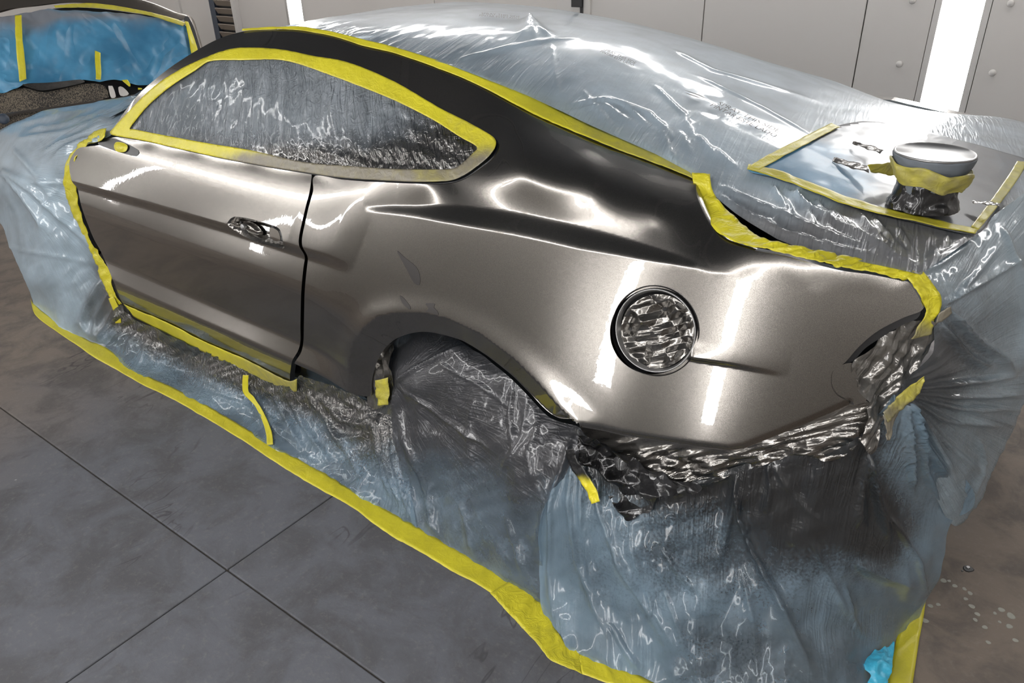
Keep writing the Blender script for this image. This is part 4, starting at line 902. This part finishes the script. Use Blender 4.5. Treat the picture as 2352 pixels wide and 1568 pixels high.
# --- silver strip below the quarter panel
BM = Surf([(1336,980,Y,.03),(1420,1000,Y,.03),(1500,1013,Y,.035),(1596,1028,Y,.045),(1700,1033,Y,.06),(1850,975,Y,.09),(1948,932,Y,.12),(1990,925,Y,.13),(2020,960,Y,.13),(1345,1020,Y,.03),(1410,1047,Y,.02),(1494,1096,Y,.02),(1616,1115,Y,.04),(1690,1086,Y,.055),(1763,1066,Y,.065),(1837,1047,Y,.08),(1900,1059,Y,.09),(1979,1013,Y,.11),(1450,1200,Y,-.02),(1550,1160,Y,.0)])
GP = [(1333,974),(1420,994),(1500,1007),(1596,1022),(1672,1031),(1708,1026),(1850,969),(1948,926),(1990,922),(2005,950),(2000,1000),(1979,1013),(1940,1050),(1900,1062),(1837,1047),(1763,1066),(1690,1086),(1616,1115),(1494,1096),(1410,1047),(1345,1005)]
def gd(U, V, P):
    e = pdist(U, V, [(1333,974),(1500,1007),(1672,1031),(1850,969),(1990,922)])[0]
    return .006 * crump(U / 200, (V + U * .25) / 30, 3) * sstep(e, 4, 30) + .018 * crump(U / 120, V / 70, 7, 3) * sstep(e, 22, 60) + .003 * fbm(U / 60, V / 20, 5, 2)
o = patch('silver_strip_film', GP, BM, 3.5, 'film_silver', None, off=-.006, disp=gd, flow=lambda U, V, P: np.c_[(V + U * .2) / 300, (U * .9) / 500], spray=lambda U, V, P: np.full(U.shape, .8), wrinkle=lambda U, V, P: .35 + .6 * sstep(V + np.where(U > 1700, (U - 1700) * .45, 0), 1010, 1080))
tag(o, 'shiny silver-sprayed film strip under the lower edge of the rear wing', 'film')
CR = [(1325,985),(1380,1000),(1450,1040),(1540,1085),(1615,1112),(1600,1128),(1560,1135),(1520,1140),(1500,1172),(1480,1176),(1455,1190),(1430,1170),(1410,1140),(1396,1110),(1370,1075),(1340,1040)]
o = patch('crumpled_black_film', CR, BM, 3, 'film_black', None, off=.016, disp=lambda U, V, P: .030 * crump((U * .8 + V * .6) / 170, (V * .8 - U * .6) / 60, 13, 3) + .006 * crump(U / 50, V / 50, 17, 2), spray=lambda U, V, P: np.clip(.9 - .6 * sstep(U, 1400, 1500) , 0, 1))
tag(o, 'crumpled black and silver film bunched behind the wheel arch', 'film')
o = centre_ribbon('drooping_tape', [(1328,1012),(1338,1045),(1358,1075),(1378,1105),(1392,1142)], [9, 12, 12, 11, 10], BM, .045, step=4, wr=.6, amp=.003, mat='tape_dark', spray=lambda U, V, P: 1 - sstep(V, 1065, 1105)) if False else None
M['tape_dark'] = tape_mat('tape_sprayed_black', srgb(226, 212, 48), srgb(26, 26, 27))
o = centre_ribbon('drooping_tape', [(1328,1012),(1338,1045),(1358,1075),(1378,1105),(1392,1142)], [9, 12, 12, 11, 10], BM, .045, step=4, wr=.6, amp=.003, mat='tape_dark', spray=lambda U, V, P: 1.1 - sstep(V, 1060, 1110))
tag(o, 'drooping tape tail, black on top and yellow at its end, behind the wheel arch', 'tape')
# --- rear skirt film
RK = Surf([(1322,983,Y,.05),(1345,1010,Y,.04),(1410,1040,Y,.03),(1494,1085,Y,.03),(1616,1105,Y,.05),(1690,1080,Y,.06),(1763,1060,Y,.075),(1837,1040,Y,.09),(1900,1050,Y,.10),(1979,1005,Y,.12),(2050,920,Y,.18),
  (1250,1200,Y,-.07),(1300,1120,Y,-.03),(1500,1250,Y,-.04),(1700,1250,Y,.04),(1900,1250,Y,.10),(2050,1150,Y,.22),(2060,1300,Y,.26),(1245,1300,Y,-.10),
  (1262,1430,Z,.004),(1293,1484,Z,.004),(1396,1535,Z,.004),(1500,1575,Z,.004),(1600,1640,Z,.004),(1750,1720,Z,.004),(1950,1760,Z,.004),(2040,1600,Z,.004),(2052,1502,Z,.004),(2062,1460,Z,.02),
  (2101,1429,Y,.42),(2155,1326,Y,.38),(2172,1243,Y,.38),(2184,1199,Y,.38),(1400,1400,Y,-.12),(1650,1420,Y,-.05),(1900,1430,Y,.08)])
RKP = [(1318,978),(1345,1000),(1410,1035),(1494,1080),(1616,1100),(1690,1072),(1763,1052),(1837,1032),(1900,1040),(1970,1000),(2045,905),(2075,890),(2150,1010),(2230,1120),(2233,1164),(2184,1199),(2172,1243),(2165,1282),(2155,1326),(2130,1375),(2101,1429),(2062,1460),(2056,1502),(2044,1590),(1950,1765),(1750,1725),(1600,1645),(1500,1580),(1396,1537),(1327,1500),(1293,1484),(1268,1450),(1244,1395),(1236,1300),(1238,1213),(1264,1135),(1290,1070),(1312,1022)]
RKS = strokes([([(1690,1085),(1700,1180),(1730,1260),(1790,1380),(1870,1568)], 9, .03), ([(1695,1090),(1680,1180),(1650,1300)], 9, .014), ([(1310,1020),(1270,1150),(1262,1300),(1275,1440)], 9, .018), ([(1320,1020),(1310,1150),(1330,1300),(1400,1480)], 8, .012),
  ([(1345,1020),(1370,1150),(1430,1300),(1540,1500)], 8, .014), ([(1335,1015),(1340,1200),(1370,1400)], 7, .010), ([(1690,1085),(1600,1110),(1510,1150)], 10, .012), ([(1763,1060),(1770,1120),(1760,1180)], 8, .014), ([(1770,1060),(1830,1150),(1900,1210)], 6, .006),
  ([(1998,1040),(2010,1130),(2035,1250)], 9, .030), ([(2000,1040),(1975,1130),(1960,1220)], 9, .02), ([(2055,900),(2075,1000),(2100,1150)], 8, .025), ([(2058,895),(2105,1010),(2185,1110)], 9, .03), ([(2060,892),(2120,1080),(2170,1180)], 7, .02),
  ([(2040,1180),(2100,1280),(2130,1370)], 8, .018), ([(1960,1290),(2040,1320),(2110,1340)], 16, .02), ([(1940,1340),(1960,1420),(1990,1470)], 7, .010), ([(1700,1300),(1730,1420),(1740,1560)], 8, .008),
  ([(1450,1250),(1500,1400),(1560,1500)], 8, .008), ([(1400,1430),(1440,1500),(1480,1550)], 7, .010), ([(1520,1340),(1560,1440),(1590,1540)], 6, .007), ([(1860,1230),(1900,1320),(1950,1420)], 8, .010), ([(1520,1260),(1570,1330),(1600,1360)], 7, .012)])
def rksp(U, V, P):
    d = pdist(U, V, [(1330,1000),(1500,1100),(1690,1080),(1837,1045),(1960,1010)])[0]
    a = 1.05 * np.exp(-(d / 85) ** 2) + 1.0 * np.exp(-((U - 1890) / 150) ** 2 - ((V - 1170) / 90) ** 2) + .8 * np.exp(-((U - 2020) / 60) ** 2 - ((V - 1200) / 90) ** 2) + .55 * np.exp(-((U - 1700) / 330) ** 2 - ((V - 1290) / 130) ** 2) + .35 * sstep(V, 1400, 1480) * sstep(U, 1450, 1650) * (1 - sstep(U, 1750, 1950))
    return np.clip(a, 0, 1)
M['film_rear'] = film('blue_rear_skirt_film', srgb(136, 160, 178), srgb(62, 62, 63), .22, .86, (40, 2.5), .45, .3, .9, .4)
rk = patch('rear_skirt_film', RKP, RK, 5, 'film_rear', None, disp=lambda U, V, P: RKS(U, V) + .014 * fbm(U / 130, V / 160, 3) + .008 * crump(U / 150, V / 190, 9, 3) + .008 * ridged((U - 1650) / 90, V / 500, 31, 2),
  flow=lambda U, V, P: np.c_[P[:, 0] + P[:, 1] * .6, P[:, 2]], wrinkle=lambda U, V, P: np.clip(.45 + .7 * fbm(U / 90, V / 90, 4) + .4 * np.exp(-(V - 1100).clip(0) / 60), .1, 1.3), spray=rksp,
  cover=lambda U, V, P: np.clip(.85 - .25 * sstep(U, 1450, 1600) * sstep(V, 1250, 1400) * (1 - sstep(U, 1850, 2000)) + .4 * fbm(U / 90, V / 90, 23), .45, 1))
tag(rk, 'large blue film skirt hanging behind the wheel from bumper to floor', 'film')
# --- tail lamp film
TLP = [(2112,730),(2074,744),(2030,770),(1990,800),(1960,832),(1957,850),(1968,875),(1978,905),(1990,925),(1985,960),(1975,1010),(2000,1045),(2015,1010),(2030,960),(2062,895),(2090,860),(2140,800),(2147,740)]
TL = Surf([(2112,728,Y,.205),(2030,770,Y,.17),(1960,832,Y,.13),(1978,905,Y,.12),(1990,925,Y,.125),(1975,1010,Y,.10),(2015,1010,Y,.13),(2062,895,Y,.19),(2140,800,Y,.24),(2147,740,Y,.23),(2040,850,Y,.19)])
o = patch('tail_lamp_film', TLP, TL, 2.6, 'film_silver', None, off=.002, disp=lambda U, V, P: .016 * crump((U * .9 + V * .45) / 62, (V * .9 - U * .45) / 170, 6, 3) + .006 * crump(U / 70, V / 60, 27, 2) + .006 * fbm(U / 40, V / 40, 2, 2),
  flow=lambda U, V, P: np.c_[(U * .9 + V * .5) / 400, (V * .7 - U * .6) / 400], spray=lambda U, V, P: np.full(U.shape, .6)); tag(o, 'crumpled dark shiny film stuffed into the tail lamp opening', 'film')
o = ribbon('lamp_tape', [(2002,938),(2020,920),(2050,895),(2085,868),(2104,850)], [(2012,960),(2030,945),(2058,922),(2085,898),(2104,862)], TL, .034, step=3, cross=6, wr=.5, amp=.003, spray=lambda U, V, P: .5 + .25 * sstep(V, 900, 940)); tag(o, 'diagonal olive yellow tape across the tail lamp film', 'tape')
o = ribbon('lamp_tape', [(2005,945),(2012,975),(2015,1000)], [(2050,920),(2032,960),(2022,1000)], TL, .030, step=3, cross=6, wr=.5, amp=.003, spray=lambda U, V, P: np.full(U.shape, .95)); tag(o, 'sprayed-over beige tape tail below the diagonal lamp tape', 'tape')
o = ribbon('lamp_tape', [(2150,712),(2160,705),(2175,697)], [(2140,735),(2160,728),(2180,712)], CN, .014, step=3, cross=5, wr=.4, amp=.002, spray=lambda U, V, P: np.full(U.shape, .95)); tag(o, 'small beige tape end right of the tail lamp corner', 'tape')
# --- rear corner film
RR = Surf([(2106,632,Y,.215),(2150,600,Y,.30),(2200,563,Y,.42),(2352,440,Y,.72),(2480,250,Y,1.3),(2150,700,Y,.22),(2250,650,Y,.38),(2352,590,Y,.60),(2352,750,Y,.60),(2240,780,Y,.36),(2140,800,Y,.235),(2060,892,Y,.17),(2120,860,Y,.22),
  (2340,860,Y,.56),(2200,900,Y,.30),(2352,921,Y,.60),(2324,974,Y,.57),(2288,1059,Y,.53),(2233,1164,Y,.45),(2184,1199,Y,.41),(2120,1050,Y,.24),(2200,1040,Y,.34),(2500,800,Y,1.0),(2500,500,Y,1.1)])
RRP = [(2104,630),(2150,596),(2200,558),(2270,505),(2352,440),(2420,375),(2520,330),(2520,700),(2440,860),(2360,915),(2347,930),(2324,978),(2288,1059),(2262,1110),(2233,1164),(2184,1199),(2150,1150),(2120,1060),(2090,960),(2052,905),(2066,888),(2100,845),(2135,800),(2140,745),(2150,712),(2154,676),(2130,645)]
RRS = strokes([([(2060,892),(2150,880),(2240,872),(2335,862)], 6, .022), ([(2060,895),(2180,905),(2352,905)], 7, .022), ([(2060,897),(2180,930),(2345,940)], 7, .020), ([(2060,898),(2160,960),(2324,975)], 8, .018),
  ([(2064,900),(2120,980),(2190,1110)], 9, .024), ([(2062,900),(2095,1000),(2130,1100)], 8, .018), ([(2160,700),(2230,780),(2335,862)], 10, .028), ([(2150,735),(2220,820),(2280,850)], 9, .02), ([(2352,600),(2345,750),(2338,862)], 8, .014),
  ([(2150,704),(2250,650),(2352,590)], 5, .014), ([(2106,628),(2130,600),(2165,560)], 5, .010), ([(2110,628),(2150,612),(2230,560)], 6, .010), ([(2180,690),(2230,640),(2300,560)], 6, .008), ([(2324,975),(2300,965),(2200,935)], 6, .012),
  ([(2240,1000),(2252,1060),(2215,1150)], 9, .012), ([(2300,520),(2340,620),(2352,700)], 7, .008), ([(2064,898),(2150,1000),(2260,1100)], 8, .02)])
M['film_corner'] = film('pale_corner_film', srgb(176, 194, 206), srgb(84, 84, 86), .2, .96, (40, 2.5), .45, .2, .5, .4)
rr = patch('rear_corner_film', RRP, RR, 4.5, 'film_corner', None, off=.004, disp=lambda U, V, P: RRS(U, V) + .010 * fbm(U / 100, V / 100, 14) + .006 * ridged(np.arctan2(V - 892, U - 2050) * 7, np.hypot(V - 892, U - 2050) / 220, 5, 3) * sstep(V, 780, 860),
  flow=flow_polar(2055, 892, RR, 1.0), wrinkle=lambda U, V, P: .45 + .5 * sstep(V, 840, 900), spray=lambda U, V, P: np.clip(.65 * np.exp(-(np.hypot(U - 2080, V - 880) / 120) ** 2) + .4 * np.exp(-(np.hypot(U - 2190, V - 810) / 90) ** 2) + .12 * (1 - sstep(U, 2200, 2330)) + .12, 0, 1),
  cover=lambda U, V, P: np.clip(.9 + .3 * sstep(U, 2100, 2300), 0, 1),
  extend=(lambda p, q: (q[:, 1] > 900) & (q[:, 0] > 2186), [(-.04, .25, 0), (-.1, .5, 0)]))
tag(rr, 'grey-blue film fanning out from the tail lamp around the rear corner', 'film')
# --- fuel filler film
FF = [(1506 + 86 * math.cos(a), 762 + 86 * math.sin(a) - 3 * math.cos(a)) for a in np.linspace(0, 2 * math.pi, 30)[:-1]]
def ffd(U, V, P):
    e = pdist(U, V, np.r_[FF, FF[:1]])[0]; m = sstep(e, 0, 16)
    b = np.exp(-((U - 1500) / 45) ** 2 - ((V - 778) / 36) ** 2)
    return (.020 * crump((U + V * .4) / 105, (V - U * .3) / 95, 33, 3) + .004 * fbm(U / 34, V / 34, 5, 2)) * (1 - .7 * b) * (.25 + m) + .005 * b * ridged((V + (U - 1500) * .15) / 9, U / 160, 3, 2)
o = patch('filler_film', FF, body, 2.4, 'film_silver', None, off=-.010, disp=ffd, flow=lambda U, V, P: np.c_[V / 600, U / 600], spray=lambda U, V, P: np.full(U.shape, .8), wrinkle=lambda U, V, P: np.full(U.shape, .35))
tag(o, 'crumpled silver film disc covering the round fuel filler opening', 'film')
# ================================================================== FLOOR TAPE
class FloorS:
    def PN(s, u, v):
        d = ray(np.ravel(u), np.ravel(v)); t = (0 - CAM[2]) / d[:, 2]; p = CAM + d * t[:, None]; return p, np.tile([0, 0, 1.], (len(p), 1))
FSF = FloorS()
TI = [(71,688),(77,698),(103,721),(153,756),(214,788),(226,788),(276,820),(291,838),(329,861),(421,903),(586,998),(635,1029),(729,1078),(818,1132),(876,1164),(952,1207),(1063,1270),(1175,1337),(1242,1384)]
TO = [(73,700),(82,725),(115,752),(160,783),(191,804),(214,821),(270,852),(329,886),(400,920),(536,1000),(640,1068),(729,1122),(813,1170),(860,1205),(907,1237),(975,1275),(1041,1315),(1130,1366),(1200,1446)]
o = ribbon('floor_tape', TI, TO, FSF, .004, step=6, cross=6, wr=.35, amp=.002, thick=.001); tag(o, 'long straight yellow tape holding the film to the floor beside the car', 'tape')
o = ribbon('floor_tape', [(1175,1336),(1244,1383),(1262,1415),(1277,1450),(1300,1482),(1332,1497)], [(1126,1368),(1165,1408),(1200,1446),(1249,1502),(1262,1520),(1337,1552)], FSF, .008, step=5, cross=8, wr=.9, amp=.004, thick=.001); tag(o, 'wide crumpled yellow tape turning the corner at the rear skirt', 'tape')
o = ribbon('floor_tape', [(1327,1494),(1396,1527),(1499,1570),(1600,1640),(1750,1730)], [(1337,1552),(1396,1572),(1480,1605),(1570,1675),(1720,1775)], FSF, .006, step=6, cross=6, wr=.35, amp=.002, thick=.001); tag(o, 'yellow floor tape at the lower edge of the picture under the rear skirt', 'tape')
o = ribbon('floor_tape', [(2125,1383),(2120,1420),(2111,1468),(2096,1568),(2080,1700)], [(2074,1436),(2062,1453),(2052,1502),(2038,1568),(2010,1700)], FSF, .005, step=6, cross=6, wr=.3, amp=.0015, thick=.001); tag(o, 'straight yellow floor tape behind the car at lower right', 'tape')
# small blue plastic scrap by it
SC = Surf([(1990,1500,Z,.03),(2045,1480,Z,.03),(2045,1560,Z,.02),(1985,1570,Z,.02),(2010,1530,Z,.05)])
o = patch('blue_plastic_scrap', [(1992,1525),(2010,1505),(2040,1490),(2050,1480),(2050,1500),(2040,1530),(2030,1568),(2005,1590),(1985,1580),(2000,1550),(1990,1540)], SC, 3, 'teal', None, disp=lambda U, V, P: .01 * ridged(U / 20, V / 20, 3), off=.01); tag(o, 'bright cyan plastic scrap under the lower right corner of the skirt', 'scrap')
# ================================================================== TUB ON THE BOOT
q = at(2147, 352, 2, 1.215); zb = HF.H(np.array([q[0]]), np.array([q[1]]))[0] + .02
tub = empty('masked_tub', (q[0], q[1], zb), label='round grey-topped tub wrapped in tape and film standing on the boot', cat='tub')
ht = 1.215 - zb
TS = .63
bmz = [(.080 * TS, 0), (.084 * TS, .01), (.090 * TS, ht * .3), (.102 * TS, ht * .6), (.122 * TS, ht * .85), (.127 * TS, ht * .97), (.125 * TS, ht)]
def wob_lathe(name, prof, mat, loc, parent, am, seed, n=72, close=True):
    o = lathe(name, prof, mat, loc, n, parent); me = o.data
    if not close:
        pass
    for v in me.vertices:
        a = math.atan2(v.co.y, v.co.x); r = math.hypot(v.co.x, v.co.y)
        if r > .02:
            k = 1 + am * (float(fbm(np.array([a * 3]), np.array([v.co.z * 40]), seed)[0]) + .6 * float(ridged(np.array([a * 2.2 + v.co.z * 30]), np.array([v.co.z * 25.]), seed)[0]))
            v.co.x *= k; v.co.y *= k
    for nme, val in (('spray', .55), ('wrinkle', .6), ('cover', 1.)): set_attr(me, nme, np.full(len(me.vertices), val))
    set_uv(me, np.array([[math.atan2(v.co.y, v.co.x) * .1, v.co.z] for v in me.vertices])); return o
def ext(prof):   # finer profile
    p = np.array(prof); t = np.linspace(0, len(p) - 1, len(p) * 4); return list(zip(np.interp(t, range(len(p)), p[:, 0]), np.interp(t, range(len(p)), p[:, 1])))
wob_lathe('tub_wrap', ext(bmz), 'paper_deck', (q[0], q[1], zb), tub, .05, 3)
lathe('tub_lid', [(r_ * TS, z_) for r_, z_ in [(.002, .0), (.124, 0), (.1275, .002), (.1275, .005), (.123, .006), (.119, .003), (.002, .003)]], 'lidm' if 'lidm' in M else 'steel', (q[0], q[1], 1.213), 64, tub)
M['lidm'] = simple('satin_grey_lid', srgb(104, 110, 116), .5, .0); M['lidm'].node_tree.nodes['Principled BSDF'].inputs['Specular IOR Level'].default_value = .15
tub.children[-1].data.materials.clear(); tub.children[-1].data.materials.append(M['lidm'])
wob_lathe('tub_reflection_skirt', ext([(r_ * TS, z_) for r_, z_ in [(.112, .0), (.108, .01), (.100, ht * .22), (.097, ht * .42), (.100, ht * .5)]]), 'film_black', (q[0], q[1], zb), tub, .10, 13)  # black crumpled cone, stands in for the tub's dark reflection below the band
tb = wob_lathe('tub_tape_band', ext([(r_ * TS, z_) for r_, z_ in [(.106, ht * .42), (.112, ht * .5), (.123, ht * .62), (.130, ht * .72), (.131, ht * .77), (.127, ht * .79)]]), 'tape', (q[0], q[1], zb), tub, .08, 8)
for v in tb.data.vertices: v.co.z -= .010 * math.sin(math.atan2(v.co.y, v.co.x) + .9) * 1.0 + .004 * math.sin(5 * math.atan2(v.co.y, v.co.x))
tb['label'] = 'loose yellow tape band'
def flap(name, pts, mat, lab, parent=None):
    """a folded strip of tape or foil through world points"""
    P_ = [at(u, v, 2, z) for u, v, z in pts]; h = len(P_) // 2; A, B = P_[:h], P_[h:][::-1]
    vs = []; n = 14; m = 5
    for i in range(n + 1):
        s = i / n * (h - 1); k = min(int(s), h - 2); f = s - k; a = A[k] * (1 - f) + A[k + 1] * f; b = B[k] * (1 - f) + B[k + 1] * f
        for j in range(m + 1):
            p = a * (1 - j / m) + b * j / m; p = p + np.array([0, 0, .0012 * math.sin(i * .9 + j * .8) + .0006 * math.sin(i * 2.1 - j)]); vs.append(p)
    fs = [(i * (m + 1) + j, (i + 1) * (m + 1) + j, (i + 1) * (m + 1) + j + 1, i * (m + 1) + j + 1) for i in range(n) for j in range(m)]
    me = bpy.data.meshes.new(name); me.from_pydata([tuple(x) for x in vs], [], fs)
    for nme, val in (('spray', .5), ('wrinkle', .8), ('cover', 1.)): set_attr(me, nme, np.full(len(vs), val))
    set_uv(me, np.array(vs)[:, :2]); o = link(name, me, mat, parent); md = o.modifiers.new('t', 'SOLIDIFY'); md.thickness = .001
    if parent is None: recentre(o); tag(o, lab, 'tape')
    return o
flap('tub_tape_tail', [(1916,362,1.135),(1960,372,1.135),(1996,382,1.14),(1996,396,1.135),(1955,386,1.13),(1912,370,1.13)], 'film_silver', 'grey tape tail lying left of the tub on the boot paper')
flap('tub_tape_tail', [(1960,325,1.15),(2000,334,1.15),(2030,345,1.16),(2022,352,1.15),(1990,342,1.145),(1958,330,1.145)], 'film_silver', 'shiny white tape tail behind the tub, on its left')
flap('tub_tape_tail', [(2232,462,1.10),(2265,463,1.10),(2298,467,1.10),(2296,474,1.10),(2265,470,1.10),(2234,466,1.10)], 'film_silver', 'short dark tape tail lying right of the tub')
flap('tub_tape_flap', [(1992,379,1.16),(2040,373,1.16),(2090,378,1.15),(2085,400,1.13),(2040,402,1.13),(2000,394,1.14)], 'tape', '', tub)
# ================================================================== BACKGROUND: masked shell on a stand, far left
BG = Surf([(-100,60,T,5.1),(0,10,T,5.2),(200,-20,T,5.4),(300,0,T,5.5),(430,45,T,5.7),(470,140,T,5.7),(0,220,T,5.1),(230,195,T,5.35),(330,210,T,5.45),(200,100,T,5.38),(100,100,T,5.2),(400,120,T,5.6),(-100,250,T,4.95),(0,300,T,5.0),(350,250,T,5.45)])
sh = empty('masked_shell', tuple(at(200, 240, 3, 5.4)), label='dark curved car shell masked with blue paper, standing at far left', cat='car part')
patch('shell_rim', [(-120,-60),(150,-70),(290,-6),(345,12),(395,32),(430,44),(445,80),(458,125),(452,130),(440,90),(424,52),(395,50),(340,34),(280,21),(200,12),(140,12),(80,20),(30,26),(-10,36),(-120,60)], BG, 6, 'bumper', sh, off=.03, flange=(0, .03, -.005))
patch('shell_edge', [(428,42),(440,60),(452,95),(462,135),(455,140),(445,105),(432,70),(420,50)], BG, 4, 'black', sh, off=.036)
patch('shell_core', [(-120,40),(0,32),(150,12),(300,25),(425,52),(455,130),(350,215),(150,205),(-120,230)], BG, 14, 'dark', sh, off=-.03)
patch('grille_mesh', [(-120,205),(0,212),(50,200),(100,210),(200,190),(240,196),(250,222),(230,226),(150,245),(60,268),(20,300),(-120,340)], BG, 12, 'mesh', sh, off=-.01)
patch('stand_rail', [(-120,292),(0,268),(70,256),(150,244),(260,229),(300,222),(300,228),(262,233),(150,249),(70,262),(0,276),(-120,305)], BG, 6, 'bumper', sh, off=.02, flange=(0, .03, 0))
patch('card', [(249,197),(258,197),(266,222),(255,224)], BG, 5, 'white', sh, off=.0)
patch('card', [(272,200),(282,200),(296,216),(277,220)], BG, 5, 'white', sh, off=.0)
patch('bracket', [(235,190),(350,192),(345,212),(300,226),(240,228)], BG, 8, 'black', sh, off=-.02)
q = at(8, 273, 3, 4.98); lathe('stand_knob', [(.02, 0), (.032, .01), (.034, .03), (.026, .045), (.01, .045)], 'knob', tuple(q), 24, sh, -ray(8, 273))
for a in (-.5, .35):      # legs of the stand, hidden by the bonnet
    p = np.array(sh.location); box('stand_leg', (p[0] + a - .02, p[1] - .02 + a * .3, 0), (p[0] + a + .02, p[1] + .02 + a * .3, p[2] - .1), 'steel', sh)
pa = patch('shell_paper', [(-120,80),(0,42),(40,34),(60,28),(110,20),(140,25),(220,27),(300,34),(360,45),(410,55),(424,62),(438,105),(446,140),(420,165),(345,197),(300,196),(262,186),(230,190),(185,186),(120,192),(60,196),(40,206),(0,214),(-120,225)], BG, 6, 'paper', None, off=.012,
  disp=lambda U, V, P: .035 * fbm(U / 80, V / 80, 3) + .012 * ridged((U + V) / 90, (U - V) / 40, 5, 2), spray=lambda U, V, P: np.clip(.9 * np.exp(-np.abs(V - 35) / 22) + .45 * (1 - sstep(U, 80, 150)) * (1 - sstep(V, 60, 150)), 0, 1))
tag(pa, 'creased blue masking paper covering the dark shell at far left', 'masking paper')
pa2 = patch('silver_paper_hem', [(55,196),(120,192),(185,186),(195,192),(150,203),(100,211),(75,206)], BG, 5, 'film_silver', sh, off=.02, spray=lambda U, V, P: np.full(U.shape, .7))
def bgt(lab, A, B, sp=.1): 
    o = ribbon('paper_tape', A, B, BG, .045, step=4, cross=4, wr=.4, amp=.003, thick=.0012, spray=lambda U, V, P: np.full(U.shape, sp)); tag(o, lab, 'tape')
bgt('tall yellow tape strip down the left of the blue paper', [(41,45),(43,90),(46,140),(51,195)], [(56,45),(58,90),(63,140),(66,188)], .15)
bgt('short yellow tape strip at the lower middle of the blue paper', [(219,124),(219,150),(221,175),(221,190)], [(233,130),(233,150),(234,175),(233,192)])
bgt('yellow tape along the upper edge of the blue paper', [(125,22),(200,14),(270,20),(340,34),(400,50),(424,60)], [(128,27),(200,24),(270,30),(340,42),(395,60),(418,68)], .4)
bgt('yellow tape down the right edge of the blue paper', [(422,56),(430,90),(437,130)], [(430,58),(444,95),(454,128)], .15)
bgt('small yellow tape tab below the blue paper', [(281,192),(290,200),(298,207)], [(294,191),(300,199),(301,206)], 0)
bgt('tiny yellow tape tab right of the cards below the blue paper', [(318,209),(326,210)], [(318,214),(328,213)], 0)
